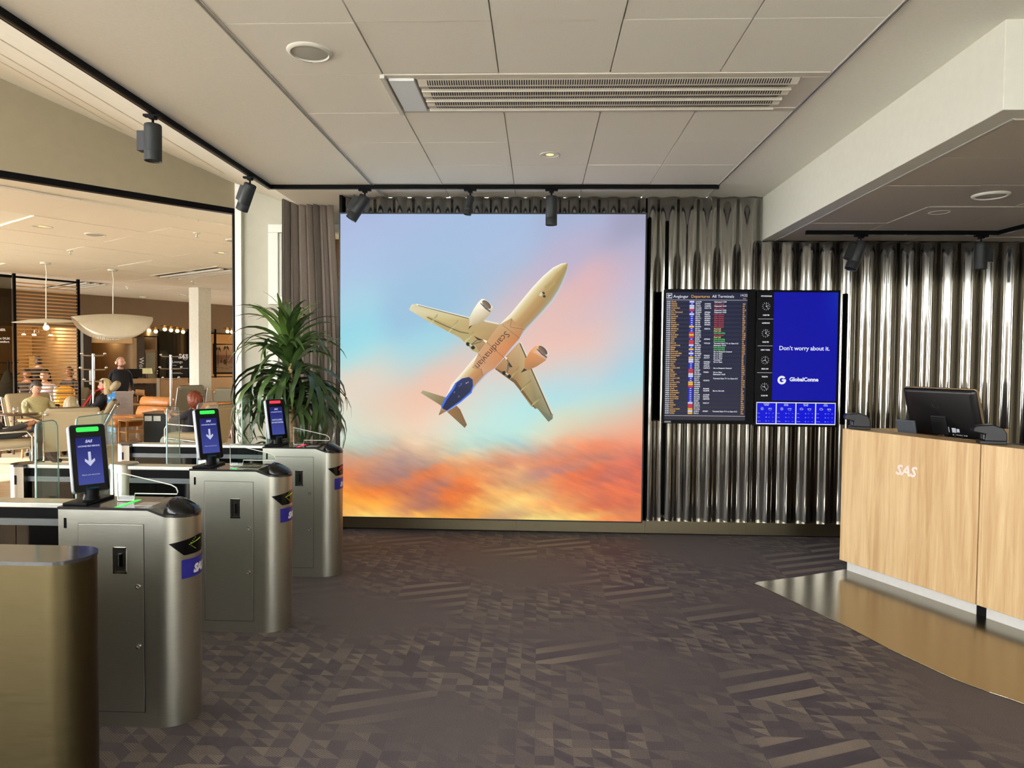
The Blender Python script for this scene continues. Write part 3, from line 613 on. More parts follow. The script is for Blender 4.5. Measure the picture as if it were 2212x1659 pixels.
ROWS = '''13:05|Zürich|w|LX1249||Estimated 17:09|w|
13:50|Helsinki|b|SK710|AY5902|Gate Closed|r|F29
13:50|Helsinki|w|AY812|AA8002|Departed 14:13|w|65
13:50|Amsterdam|w|KL1220|KQ1110|Gate Closed|r|64
14:10|Luleå|r|DS4045||Departed 14:22|w|D12
14:10|Åre Östersund|b|SK2064|AF3666|Departed 14:20|w|E7
14:10|Lisbon|w|TP781|FI6403|Gate Closed|r|63
14:15|Sundsvall|b|SK252|AF3670|Gate Closed|r|E10
14:10|Malmö|b|SK2111|AF3664|Gate Closed|r|E6
14:20|Umeå|b|SK034|AF4041|Gate Closed|r|F37
14:20|Kalmar|b|SK186|AF3186|Gate Closed|r|F28
14:25|Ängelholm|b|SK165|AF3654|Gate Closed|r|E4
14:35|Gdańsk|y|FR4670||Gate Closed|r|C21
14:35|Göteborg|b|SK161|AS5316|Final Call|y|F25
14:35|Alicante|b|SK1803||Final Call|y|E9
14:40|Umeå|r|DS4011||Now Boarding|g|D16
14:40|Paris BVA|y|FR9186||Gate Closed|r|C38
14:45|Helsinki|r|DS2813||Final Call|y|C43
14:45|Visby|b|SK281|AF4543|Now Boarding|g|F33
14:50|Oslo|r|DS4109||Now Boarding|g|E1
14:50|Madrid|r|IB824|VY5123|Terminal Gate T11 to Gate 61C|w|62
14:50|Luxembourg|w|LG8792||Estimated 15:15|w|C35
14:50|Malaga|b|SK1583||Now Boarding|g|F32
14:50|Malta|y|FR9902||Now Boarding|g|C37
14:55|Edinburgh|b|SK2545||Go to Passport Control|w|F69
15:00|Bucharest BBU|w|W43262||Go to Gate|w|C33
15:05|Copenhagen|b|SK1407|TP5627|Go to Gate|w|E8
15:10|Munich|y|LH2417|AS1417|Go to Gate|w|E7
15:10|Karlstad|w|DJ627||Terminal 3|w|84
15:10|Vienna|w|OS966|OU5561|Go to Gate|w|E5
15:10|Oslo|b|SK863|TP5637||w|E3
15:15|Vilnius|b|SK740|AF3160||w|E15
15:20|London LHR|b|SK527|UA7513|Go to Passport Control|w|F56
15:30|Riga|r|DS2081|||w|D12
15:30|Dubai|r|EK158|FI6004|Go to Gate|w|F58
15:35|Stuttgart|w|EW4804||Estimated 16:43|w|C37
15:35|Zürich|w|LX1251|||w|E4
15:40|London LHR|b|BA773||Terminal Gate T11 to Gate 61C|w|66
15:45|Luleå|b|SK012|HL2012||w|D18
15:45|London STN|y|FR1408|||w|D19
15:45|Bergamo|y|FR3958|||w|C39
15:50|Barcelona|r|DS4203|||w|D14
16:00|Umeå|b|SK028|KL6404||w|E1
16:00|Ängelholm|b|SK163|HL0070|Bus to Aircraft|w|F26
16:05|Copenhagen|b|SK407|||w|E9
16:05|Brussels|b|SK1599|AC3345||w|F37
16:10|Amsterdam|b|SK1553|EY4735||w|F33
16:10|Rome FCO|b|SK1841|AM7509||w|F39
16:10|Oslo|b|SK481|||w|E5
16:15|Doha|w|QR168|VA5117||w|F62
16:25|Helsinki|r|DS2816|||w|E16
16:30|Oslo|r|D71517|||w|D12
16:30|Istanbul SAW|y|PC1292|||w|F65
16:40|Helsinki|w|AY814|FI7307|Terminal Gate T11 to Gate 61C|w|63
16:45|Dublin|y|FR312|||w|F50'''.split('\n')
rows = [r.split('|') for r in ROWS]; nr = len(rows)
V0, DV = .0655, (.955-.0655)/nr; FS = SHt*DV*.9
def column(f, u, mat_, nm, cond=lambda r: True, fs=FS, off=.0004):
    m = MB()
    for i, r in enumerate(rows):
        if cond(r) and r[f]: m.text(r[f], fs, sm(u, V0+DV*(i+.80), 2), offset=off)
    if m.v: m.build(nm, mat_, DS)
m = MB(); m2 = MB()
for i in range(nr):
    if i % 2 == 0: srect(m, 0, 1, V0+DV*i, V0+DV*(i+1)-.002, .5)
m.build('row_stripe', glow('screen_stripe', (46, 50, 76), .8), DS, kind='stuff')
m = MB(); srect(m, 0, 1, .0585, .0605); srect(m, 0, 1, .966, .968); m.build('rule', W_, DS)
column(0, .0, W_, 'time_text'); column(1, .06, YEL, 'destination_text'); column(3, .362, W_, 'flight_text'); column(4, .475, W_, 'codeshare_text'); column(7, .945, YEL, 'gate_text')
for k, mm in (('r', REDT), ('w', W_), ('y', glow('screen_yellow', (238, 214, 130)))): column(5, .595, mm, 'status_text', lambda r: r[6] == k)
m = MB()
for i, r in enumerate(rows):
    if r[6] == 'g': srect(m, .59, .73, V0+DV*i+.001, V0+DV*(i+1)-.001, 1.5)
m.build('boarding_field', glow('screen_darkgreen', (38, 92, 52)), DS); column(5, .595, glow('screen_ltgreen', (110, 180, 120)), 'status_text', lambda r: r[6] == 'g')
for k, c in (('w', (206, 208, 236)), ('b', (32, 44, 190)), ('r', (206, 58, 74)), ('y', (234, 182, 72))):
    m = MB()
    for i, r in enumerate(rows):
        if r[2] == k: srect(m, .288, .346, V0+DV*i+.001, V0+DV*(i+1)-.0015, 1.5)
    m.build('airline_field', glow('screen_field_'+k, c), DS)
m = MB()
for i, r in enumerate(rows):
    if r[2] == 'b': m.text('SAS', FS*.62, sm(.317, V0+DV*(i+.72), 3), align='CENTER', shear=.25, offset=.0004)
m.build('airline_lettering', W_, DS)
boxpart('label_sticker', mat('grey_label', (120, 122, 124), .6), DS, dx0+.012, dx0+.07, -.002, 0, dz0+.008, dz0+.024)

# ------------------------------------------------------------------ clock and advert screen
IS = thing('advert_screen', 'portrait display with bright blue advert, four world clocks and weather strip', 'screen', (0, 6.36, 0))
ax0, az1 = px(1636, 626, 6.36); ax1, az0 = px(1809, 923, 6.36)
boxpart('housing', BLACK, IS, ax0, ax1, 0, .09, az0, az1, .004)
sx0, sx1, sz0, sz1 = ax0+.012, ax1-.022, az0+.02, az1-.02; SWd, SHt = sx1-sx0, sz1-sz0
boxpart('display', glow('screen_black', (3, 3, 5)), IS, sx0, sx1, -.002, 0, sz0, sz1)
MB().grid(lambda u, v: (sx0+SWd*(.195+.805*u), -.0026, sz1-SHt*v*.82), 10, 10, col=lambda u, v: lin((0, 4+40*max(0, u-.72)*max(0, .5-v)*6, 162+40*max(0, u-.7)*max(0, .5-v)*2))).build('advert_field', glow_attr('screen_picture', 1.0), IS)
m = MB(); m.text('Don’t worry about it.', .0545, sm(.27, .437, 2), cspace=.95, offset=.0006); m.text('GlobalConne', .049, sm(.41, .671, 2), cspace=.97, offset=.0016)
cx_, cz_, n = sx0+SWd*.315, sz1-SHt*.6635, 28
def ring(a0, a1, r0, r1, n=28, l=2, cx=cx_, cz=cz_):
    pts = [(cx+r1*math.cos(rad(a0+(a1-a0)*k/n)), cz+r1*math.sin(rad(a0+(a1-a0)*k/n))) for k in range(n+1)]+[(cx+r0*math.cos(rad(a1+(a0-a1)*k/n)), cz+r0*math.sin(rad(a1+(a0-a1)*k/n))) for k in range(n+1)]
    return [(x, -.002-.0006*l, z) for x, z in pts]
m.poly(ring(38, 352, .0195, .0385)); m.box(cx_, cx_+.036, -.0034, -.0032, cz_-.008, cz_+.008)
m.build('advert_lettering', W_, IS)
m = MB()
def hand(cx, cz, a, L, wd, l=2):
    c, s = math.sin(rad(a)), math.cos(rad(a)); m.add([(cx-s*wd, -.002-.0006*l, cz+c*wd), (cx+s*wd, -.002-.0006*l, cz-c*wd), (cx+s*wd+c*L, -.002-.0006*l, cz-c*wd+s*L), (cx-s*wd+c*L, -.002-.0006*l, cz+c*wd+s*L)], [(0, 1, 2, 3)])
for i, (city, tm, ah, am) in enumerate((('STOCKHOLM', '14:23 PM', 72, 138), ('LONDON', '13:22 PM', 42, 132), ('NEW YORK', '08:23 AM', 252, 138), ('TOKYO', '21:23 PM', 282, 138))):
    v0 = .203*i+.0; cx, cz = sx0+SWd*.098, sz1-SHt*(v0+.108)
    for k in range(12):
        a = k*30; c, s = math.sin(rad(a)), math.cos(rad(a)); L0, L1 = .026, .037
        m.bar((cx+c*L0, -.0034, cz+s*L0), (cx+c*L1, -.0034, cz+s*L1), .0022, .0004, up=(0, 1, 0))
    hand(cx, cz, ah, .022, .0014); hand(cx, cz, am, .033, .001); hand(cx, cz, 3, .034, .0008)
    m.poly([(cx+.004*math.cos(t), -.004, cz+.004*math.sin(t)) for t in [k*.7854 for k in range(8)]])
    m.text(city, .0155, sm(.098, v0+.035, 2), align='CENTER', offset=.0007); m.text(tm, .0155, sm(.098, v0+.178, 2), align='CENTER', offset=.0007)
    if i: srect(m, .0, .19, v0-.001, v0+.001, 2)
m.build('world_clocks', W_, IS)
m = MB(); srect(m, 0, 1, .832, 1.0, 2); m.build('weather_border', W_, IS)
WB = MB(); WT = MB()
for i, (city, t) in enumerate((('STOCKHOLM', '19°C'), ('LONDON', '31°C'), ('NEW YORK', '31°C'), ('TOKYO', '22°C'))):
    u0 = .008+i*.249; u1 = u0+.237; srect(WB, u0, u1, .838, .993, 3)
    WT.text(city, .0085, sm((u0+u1)/2, .848, 4), align='CENTER', offset=.0003); WT.text('WEATHER', .0085, sm((u0+u1)/2, .858, 4), align='CENTER', offset=.0003)
    WT.text(t, .016, sm(u0+.14, .886, 4), offset=.0003); WT.text('Feels like', .006, sm(u0+.15, .895, 4))
    cx, cz = sx0+SWd*(u0+.065), sz1-SHt*.882
    def rg(a0, a1, r0, r1, ox=0, oz=0): WT.poly([(x, -.002-.0006*4, z) for x, _, z in ring(a0, a1, r0, r1, 14, 4, cx+ox, cz+oz)])
    if i < 2:
        rg(0, 350, .006, .0085)
        for k in range(8): WT.bar((cx+.011*math.cos(k*.785), -.0046, cz+.011*math.sin(k*.785)), (cx+.0155*math.cos(k*.785), -.0046, cz+.0155*math.sin(k*.785)), .0018, .0004, up=(0, 1, 0))
    else:
        rg(60, 270, .006, .0082, -.007, 0); rg(-90, 100, .005, .0072, .008, -.001); rg(20, 140, .006, .0082, .0, .003); WT.box(cx-.007, cx+.008, -.0048, -.0044, cz-.0082, cz-.006)
    for k, dn in enumerate(('Monday', 'Tuesday', 'Wednesday')):
        v = .918+.03*k; WT.text(dn, .0065, sm(u0+.008, v, 4)); WT.text('21°C', .006, sm(u0+.145, v, 4)); WT.text('15°C', .006, sm(u0+.195, v, 4))
        cx, cz = sx0+SWd*(u0+.118), sz1-SHt*(v-.002); rg(0, 350, .0028, .0042)
WB.build('weather_field', glow('screen_blue', (8, 16, 214)), IS); WT.build('weather_lettering', W_, IS)
# ------------------------------------------------------------------ ceiling fittings
def track(name, lab, pts):
    o = thing(name, lab, 'lighting track')
    m = MB()
    for a, b in zip(pts[:-1], pts[1:]):
        a, b = Vector(a), Vector(b); d = (b-a).normalized()*.017
        m.bar(a-d*(a != Vector(pts[0])), b+d*(b != Vector(pts[-1])), .036, .034)
    m.build('rail', BLACK, o)
    m = MB()
    for a, b in zip(pts[:-1], pts[1:]): m.bar(Vector(a)-Vector((0, 0, .0175)), Vector(b)-Vector((0, 0, .0175)), .012, .002)
    m.build('groove', mat('track_groove', (70, 66, 60), .3, .6), o); return o
YT = 6.08
track('lighting_track', 'black L shaped track under the main ceiling above the gates and lightbox', [(-2.385, 1.0, ZC-.018), (-2.385, YT, ZC-.018), (1.527, YT, ZC-.018)])
r1 = at(2160, 507, Z=ZL-.035); r2 = at(2212, 494, Z=ZL-.035); rdir = (r2-r1).normalized()
YL = at(1745, 507, Z=ZL-.035).y
track('lighting_track', 'black track under the lowered ceiling above the reception desk', [(at(1741, 507, Z=ZL-.035).x, YL, ZL-.018), (r1.x, YL, ZL-.018), (r1.x+1.2, YL+rdir.y/rdir.x*1.2, ZL-.018)])
WARM = glow('lamp_warm', (255, 214, 150), 2.2)
def spot(lab, p, tilt, az, R_=.05, L=.225, ribbed=False, drv=1, dxy=(0, 0), lit=True):
    """track spotlight: tilt of the barrel away from straight down, towards azimuth az (degrees, 0 = +X)"""
    o = thing('track_spotlight', lab, 'spotlight', p, group=None)
    m = MB(); m.box(-.055, .055, -.017, .017, -.016, 0); m.box(-.02, .02, -.02, .02, -.03, -.014); m.build('adapter', BLACK, o, bevel=.003)
    MB().tube([(0, 0, -.025), (0, 0, -.085)], .0075, 8).build('stem', BLACK, o, smooth=40)
    M = T(0, 0, -.075) @ RZ(az) @ RY(-tilt)
    prof = [(R_*.94, .012), (R_, .006), (R_, -.02)]
    if ribbed:
        for k in range(6): prof += [(R_, -.03-.012*k), (R_*.9, -.032-.012*k), (R_*.9, -.039-.012*k), (R_, -.041-.012*k)]
    prof += [(R_, -L*.72), (R_*.985, -L*.725), (R_*.985, -L*.735), (R_, -L*.74), (R_, -L), (R_*.92, -L), (R_*.86, -L+.008)]
    MB().lathe([(.001, .012)]+prof, 24, M=M).build('barrel', DARKG, o, smooth=35)
    if drv: MB().box(R_*.6*drv if drv > 0 else -R_*1.75, R_*1.75 if drv > 0 else -R_*.6, -.028, .028, -L*.72, -.03, M=M).build('driver_box', DARKG, o, bevel=.003)
    MB().lathe([(.001, -L+.009), (R_*.86, -L+.010)], 20, M=M).build('lens', WARM if lit else GLOSSB, o)
    return o
def ontrack(px_, py_):
    q = at(px_, py_, X=-2.385); return (-2.385, q.y, ZC-.036)
spot('upright black track spotlight on the left track with glowing lower rim', ontrack(330, 246), 0, 0, L=.21, drv=-1)
spot('tilted black track spotlight near the bend of the track, beside the opening', ontrack(540, 378), 30, 150, L=.215, drv=1)
def onwall(px_): return (at(px_, 402, Z=ZC-.03).x, YT, ZC-.036)
spot('tilted black spotlight over the upper corner of the lightbox beside the curtain', onwall(783), 32, 190, L=.225, drv=1, lit=False)
spot('small ribbed black spotlight over the middle of the lightbox', onwall(1014), 10, 200, R_=.034, L=.15, ribbed=True, drv=0)
spot('upright black spotlight hanging in front of the lightbox top edge, below the ceiling downlight', onwall(1192), 0, 0, L=.235, drv=0)
def onlow(px_): return (at(px_, 510, Z=ZL-.03).x, YL, ZL-.036)
spot('tilted black spotlight above the blue advert screen with lit mouth', onlow(1850), 22, 190, L=.235, drv=1)
spot('upright black spotlight above the computer monitor', onlow(2108), 0, 0, L=.21, drv=1, lit=False)
spot('tilted black spotlight past the bend of the low track', (r1.x+.27, YL+rdir.y/rdir.x*.27, ZL-.036), 35, 20, L=.21, drv=-1, lit=False)
def downlight(lab, p, r=.075, e='lamp_warm'):
    o = thing('downlight', lab, 'downlight', p)
    MB().lathe([(r*.78, .02), (r*.8, -.002), (r*.9, -.006), (r, -.003), (r, .001)], 24).build('rim', WHITE, o, smooth=40)
    MB().lathe([(r*.3, .045), (r*.55, .028), (r*.78, .004), (r*.79, .004), (r*.57, .032), (r*.31, .049)], 24).build('reflector', CHROME, o, smooth=40)
    MB().lathe([(.002, .001), (r*.38, .0005), (r*.38, -.001), (.002, -.002)], 16).build('lamp', glow('lamp_glow', (255, 226, 150), 1.6), o)
    return o
downlight('round white recessed downlight in the main ceiling behind the vent', at(1188, 334, Z=ZC))
downlight('round white recessed downlight in the lowered ceiling above the desk', at(2029, 458, Z=ZL))
def speaker(lab, p, r, rz):
    o = thing('ceiling_speaker', lab, 'speaker', p, rz)
    MB().lathe([(r*.8, -.004), (r*.84, -.014), (r*.95, -.010), (r, -.002), (r, .001)], 32).build('rim', WHITE, o, smooth=40)
    MB().lathe([(.002, -.012), (r*.5, -.011), (r*.82, -.006)], 32).build('grille', mat('grey_speaker_mesh', (170, 168, 156), .7, bump=.3, scale=900), o, smooth=40)
    return o
sp = speaker('round white ceiling speaker in the main ceiling near the opening', at(669, 111, Z=ZC), .112, .35)
MB().text('BOSCH', .014, frame((-.008, .098, -.0125), (-1, 0, 0), (0, 1, 0)) @ RZ(0), align='CENTER').build('lettering', DARKG, sp)
speaker('round white ceiling speaker in the lowered ceiling beside its downlight', at(2140, 421, Z=ZL), .112, 0)
# chilled beam vent
VT = thing('ceiling_vent', 'long rectangular perforated ventilation panel set in the main ceiling', 'vent', (0, 0, ZC))
vx0, vx1, vy0, vy1 = -.862, 1.512, 3.752, 4.30
VM = mat('vent_enamel', (206, 200, 184), .5, var=.02)
m = MB(); m.box(vx0+.01, vx1, vy0, vy1, .012, .02); m.build('back_plate', VM, VT)
m = MB(); m.box(vx0, vx1, vy0-.005, vy0+.05, -.004, .012); m.box(vx0, vx1, vy1-.055, vy1, -.008, .012); m.box(vx1-.13, vx1+.006, vy0+.0502, vy1-.0552, -.0045, .012); m.build('surround', VM, VT, bevel=.002)
m = MB(); m.box(vx0+.03, vx0+.17, vy0+.035, vy1-.055, -.018, .01); m.build('end_cover', mat('vent_white_cover', (232, 236, 232), .35, var=.01), VT, bevel=.004)
MB().box(vx0-.008, vx0+.018, vy0-.01, vy1+.005, -.022, .004).build('end_bar', WHITE, VT, bevel=.003)
pitch = (vy1-.055-(vy0+.05))/3; SL = mat('vent_slot_dark', (46, 42, 38), .9)
for i in range(3):
    ya = vy0+.05+pitch*i; yb_ = ya+pitch*.36; yc = ya+pitch*.92
    xa_, xb_ = vx0+.185, vx1-.135
    MB().loft([[(x, ya, -.004), (x, yb_, -.022), (x, yc, -.004), (x, yc, .01), (x, ya, .01)] for x in (xa_, xb_)]).build('blade', VM, VT)
    MB().box(xa_, xb_, yc, ya+pitch, -.02, .012).build('blade_rail', mat('vent_bright_rail', (226, 222, 208), .35, .2), VT, bevel=.003)
    m = MB()
    for q0, q1, z0, z1 in ((ya+.008, yb_-.012, -.0061, -.0205), (yb_+.010, yc-.012, -.0205, -.0075)):
        x = xa_+.05
        while x < xb_-.05:
            m.add([(x, q0, z0-.0012), (x+.0068, q0, z0-.0012), (x+.0068, q1, z1-.0012), (x, q1, z1-.0012)], [(0, 1, 2, 3)]); x += .0132
    m.build('slots', SL, VT, kind='stuff')
for x in XJ[1:5]: MB().box(x-.012, x+.012, vy1+.002, vy1+.014, -.004, .0).build('clip', BLACK, VT)

# ------------------------------------------------------------------ turnstiles
HWD, XR, XLC, XLL = .12, .2775, -.2775, -1.40
def endpt(phi, r=HWD): return (XR-HWD+r*math.sin(rad(phi)), -r*math.cos(rad(phi)))
def htop(x):
    if x < .115: return .945
    if x < .19: return .945-.028*(x-.115)/.075
    return .917-.012*(x-.19)/.0875
def slices(xa, grow=0.):
    xs = [xa, -.1, .05, .115, .14, .165, .19, XR-HWD+.001]
    xs = sorted(set(xs+[XR-HWD+HWD*math.sin(rad(a)) for a in range(0, 90, 6)]+[XR-HWD+HWD*math.sin(rad(a)) for a in (84, 87, 89)]))
    out = []
    for x in xs:
        d = max(0, x-(XR-HWD)); hw = math.sqrt(max(0, HWD**2-d*d))+grow; out.append((x+(grow if x > XR-.002 else 0), max(hw, .004)))
    return out
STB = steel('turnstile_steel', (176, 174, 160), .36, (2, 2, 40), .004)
STK = steel('barrier_steel', (78, 69, 47), .42, (2, 2, 40), .004)  # darker tan copy of the gate steel, reflected tones put into the colour
GREEN = glow('light_green', (60, 255, 90), 1.2); RED = glow('light_red', (255, 60, 80), 1.2); SBL = glow('screen_ui_blue', (40, 52, 132), 1.0); STX = glow('screen_ui_text', (196, 200, 226), 1.0)
PANE = glass('gate_glass', (244, 250, 247), 1.3)
GEDGE = mat('green_glass_edge', (92, 124, 108), .15, spec=.6)
def turnstile(lab, x_right, yfront, light, closed=False, paper=0):
    o = thing('turnstile', lab, 'turnstile', (x_right-XR, yfront+HWD, 0))
    m = MB(); m.loft([[(x, -hw, 0), (x, hw, 0), (x, hw, htop(x)), (x, -hw, htop(x))] for x, hw in slices(XLC)])
    m.build('cabinet', STB, o, smooth=30)
    m = MB(); m.loft([[(x, -hw, htop(x)), (x, hw, htop(x)), (x, hw, htop(x)+.011), (x, -hw, htop(x)+.011)] for x, hw in slices(XLC-.002, .003)])
    m.build('top_cover', mat('turnstile_glossy_top', (44, 42, 42), .12, var=.05), o, smooth=30)
    zt_ = .956
    # door with seam
    x0_, x1_, z0_, z1_ = -.1885, .0975, .068, .884
    m = MB(); e = .0022
    for q in ((x0_-e, x1_+e, z1_, z1_+e), (x0_-e, x1_+e, z0_-e, z0_), (x0_-e, x0_, z0_, z1_), (x1_, x1_+e, z0_, z1_)): m.box(q[0], q[1], -HWD-.0006, -HWD+.002, q[2], q[3])
    m.build('door_seam', BLACK, o)
    dr = MB().box(x0_, x1_, -HWD-.0022, -HWD+.001, z0_, z1_).build('service_door', STB, o, bevel=.0008)
    m = MB(); hx0, hx1, hz0, hz1, e = -.035, .023, .672, .785, .004
    for q in ((hx0, hx1, hz1-e, hz1), (hx0, hx1, hz0, hz0+e*2), (hx0, hx0+e, hz0, hz1), (hx1-e, hx1, hz0, hz1)): m.box(q[0], q[1], -HWD-.006, -HWD, q[2], q[3])
    m.box(hx0+.01, hx0+.014, -HWD-.004, -HWD, hz0, hz1); m.build('handle_frame', CHROME, dr)
    MB().box(hx0+e, hx1-e, -HWD-.0032, -HWD, hz0+e, hz1-e).build('handle_recess', mat('dark_recess', (44, 42, 38), .3, .6), dr)
    MB().box(hx0+.026, hx0+.042, -HWD-.010, -HWD, hz0+.03, hz1-.024).build('handle', GLOSSB, dr, bevel=.003)
    for z in (.616, .355):
        MB().lathe([(.0035, -.002), (.006, .004), (.0098, .005), (.0105, 0)], 16, M=T(.0716, -HWD-.002, z) @ RX(90)).build('lock', CHROME, dr, smooth=40)
    MB().box(-.252, -.241, -HWD-.002, -HWD+.001, .864, .908).build('sensor_slot', BLACK, o)
    # indicator and sticker on the rounded end
    def onend(phi, z, out): x, y = endpt(phi, HWD+out); return (x, y, z)
    def curved(pf, zf, nu, out, mb): return mb.grid(lambda u, v: onend(pf(u, v), zf(u, v), out), nu, 4)
    def tz(p): return .80+.02*(1-abs(p-90)/68)
    def bz_(p): return .80-.058*min(1, (68-abs(p-90))/29)
    m = MB(); curved(lambda u, v: 22+136*u, lambda u, v: bz_(22+136*u)*(1-v)+tz(22+136*u)*v, 24, .002, m); m.build('indicator', GLOSSB, o, smooth=60)
    LEDM = glow('led_red', (255, 60, 50), 1.5) if closed else glow('led_green', (190, 220, 60), 1.5)
    m = MB()
    for k in range(-4, 5):
        p = onend(62+6*abs(k)/1.6, .787+k*.006, .0035); m.ell(p, .0011, 6, 4)
    for k in range(10): m.ell(onend(62+k*3.4, .787+k*.0016, .0035), .0014, 6, 4)
    m.build('led_arrow', LEDM, o)
    m = MB(); curved(lambda u, v: 46+88*u, lambda u, v: .64+.082*v, 16, .0015, m); m.build('logo_sticker', mat('blue_sticker', (34, 34, 140), .4), o, smooth=60)
    t = MB(); t.text('SAS', .048, Matrix.Identity(4), align='CENTER', offset=.0035, shear=.28)
    t.v = [Vector(onend(90+math.degrees(v.x/HWD), .658+v.y, .0028)) for v in t.v]; t.build('logo_lettering', mat('white_vinyl', (236, 236, 240), .5), o)
    # reader nose
    m = MB(); rings = []
    for x, h, hw in ((.150, .004, .03), (.158, .030, .062), (.170, .050, .078), (.19, .055, .084), (.215, .047, .083), (.24, .036, .076), (.262, .026, .06), (.274, .013, .035), (.277, .004, .012)):
        zb = htop(min(x, XR))+.008; rings.append([(x, hw*math.cos(a), zb+max(0, h*math.sin(a)**.8 if math.sin(a) > 0 else 0)) for a in [math.pi*k/12 for k in range(13)]])
    m.loft(rings, caps=True); m.build('card_reader', GLOSSB, o, smooth=50)
    MB().ell((.187, -.02, htop(.187)+.0625), .002, 6, 4).build('reader_light', glow('led_blue', (70, 60, 255), 2), o)
    # top details
    GL = RED if closed else GREEN
    MB().box(-.031, -.009, -.117, .05, zt_, zt_+.0012).build('light_strip', GL, o)
    MB().box(-.274, -.165, -.1, .1, zt_, zt_+.012).build('head_base', BLACK, o, bevel=.004)
    if paper == 0: MB().box(.03, .112, -.08, -.0, zt_, zt_+.0015).build('top_label', mat('greyish_label', (150, 140, 140), .3), o)
    else:
        MB().box(-.03, .12, -.09, .05, zt_, zt_+.0015).build('top_label', mat('tan_label', (150, 148, 120), .4), o)
        m = MB()
        for k in range(18): m.box(-.02+k*.007, -.02+k*.007+.003+.002*(k % 3), -.08, -.02 if k % 2 else .03, zt_+.0015, zt_+.002)
        m.build('label_print', BLACK, o)
    # screen head, facing those who arrive
    B_ = 50; hd = (-.205, -.005, zt_)
    MB().lathe([(.034, 0), (.034, .02), (.030, .026), (.030, .06)], 20, M=T(*hd)).build('head_neck', BLACK, o, smooth=40)
    n = Vector((math.sin(rad(B_)), -math.cos(rad(B_)), 0)); xw = Vector((math.cos(rad(B_)), math.sin(rad(B_)), 0))
    up = (Vector((0, 0, 1))*math.cos(rad(13))-n*math.sin(rad(13))).normalized()
    F = frame(Vector(hd)+Vector((0, 0, .045))+n*.012, xw, up)
    wd, hh = .073, .305
    hs = MB().prism(rrect(-wd, wd, 0, hh, .014), -.036, 0, M=F).build('screen_head', mat('graphite_housing', (86, 90, 94), .4, .3), o, bevel=.003)
    MB().prism(rrect(-wd+.003, wd-.003, .003, hh-.003, .012), 0, .002, M=F).build('front_glass', GLOSSB, hs)
    MB().prism(rrect(-.045, .045, hh-.034, hh-.013, .006), .002, .0035, M=F).build('status_light', GL, hs)
    MB().add([F @ Vector(q) for q in ((-.051, .035, .0026), (.051, .035, .0026), (.051, .245, .0026), (-.051, .245, .0026))], [(0, 1, 2, 3)], col=[lin((64, 74, 150)), lin((64, 74, 150)), lin((22, 28, 104)), lin((22, 28, 104))]).build('display', glow_attr('screen_picture', 1.0), hs)
    m = MB(); tx = lambda s_, z_, y_, **k: m.text(s_, z_, F @ T(0, y_, .0034), align='CENTER', **k)
    tx('SAS', .017, .222, offset=.0008, shear=.28); tx('LOUNGE SELF SERVICE', .0092, .203, offset=.0003, cspace=.92)
    if closed: tx('GATE CLOSED', .0135, .142, offset=.0005, cspace=.92); tx('DO NOT ENTER', .0135, .122, offset=.0005, cspace=.92)
    else:
        m.poly([F @ Vector((a, b, .0034)) for a, b in ((-.0055, .18), (.0055, .18), (.0055, .139), (.019, .15), (.021, .139), (0, .115), (-.021, .139), (-.019, .15), (-.0055, .139))])
        tx('Please scan document', .0085, .075, cspace=.95)
    m.build('screen_lettering', STX, hs)
    m = MB(); m.text('Gunnebo', .0145, F @ T(0, .014, .0026), align='CENTER'); m.build('maker_lettering', glow('teal_lettering', (20, 84, 100)), hs)
    # clear document guard
    pts = [(-.094, .962), (-.096, 1.088), (.150, 1.034), (.172, 1.022), (.180, 1.004), (.176, .993), (-.0155, .993), (-.020, .962), (-.094, .960)]
    m = MB(); m.prism([(a, b) for a, b in pts[:-1]], -.0025, .0025, M=Matrix(((1, 0, 0, 0), (0, 0, -1, .01), (0, 1, 0, 0), (0, 0, 0, 1)))); g = m.build('document_guard', PANE, o)
    MB().tube([(a, .01, b) for a, b in pts], .0028, 6).build('guard_edge', mat('clear_edge', (220, 218, 205), .15, spec=.8), o, smooth=60)
    # long glazed body and rear pedestal
    m = MB(); m.box(XLL+.05, XLC, -.055, .055, .935, .955); m.build('top_rail', mat('satin_rail', (205, 205, 196), .3, .85), o, bevel=.002)
    m = MB(); m.box(XLL+.09, XLC, -.042, .042, .885, .935); m.build('rail_recess', BLACK, o)  # black recessed band below the top rail
    m = MB(); m.box(XLL+.09, XLC, -.05, .05, .855, .885); m.build('lower_rail', mat('grey_profile', (96, 100, 100), .4, .5), o)
    xs = [XLL+.12, -1.02, -.79, -.52, XLC]
    for a, b in zip(xs[:-1], xs[1:]):
        MB().box(a+.002, b-.002, -.05, -.042, .1, .855).build('glass_panel', BLKGLASS, o); MB().box(a+.002, b-.002, .042, .05, .1, .855).build('glass_panel', BLKGLASS, o)
    MB().box(XLL+.08, XLC, -.06, .06, 0, .1).build('foot_rail', STB, o)
    m = MB(); pp = [(XLL+.10, -.085), (XLL+.10, .085)]+[(XLL+.06+.085*math.cos(rad(a)), .085*math.sin(rad(a))) for a in range(90, 271, 15)]
    m.prism(pp, 0, .945); m.build('rear_pedestal', STEEL, o, smooth=30); m = MB(); m.prism([(a*1.0, b*1.03) for a, b in pp], .945, .957); m.build('pedestal_top', mat('turnstile_glossy_top', (44, 42, 42)), o)
    MB().box(XLL+.045, XLL+.056, -.087, -.084, .84, .895).build('sensor_slot', BLACK, o)
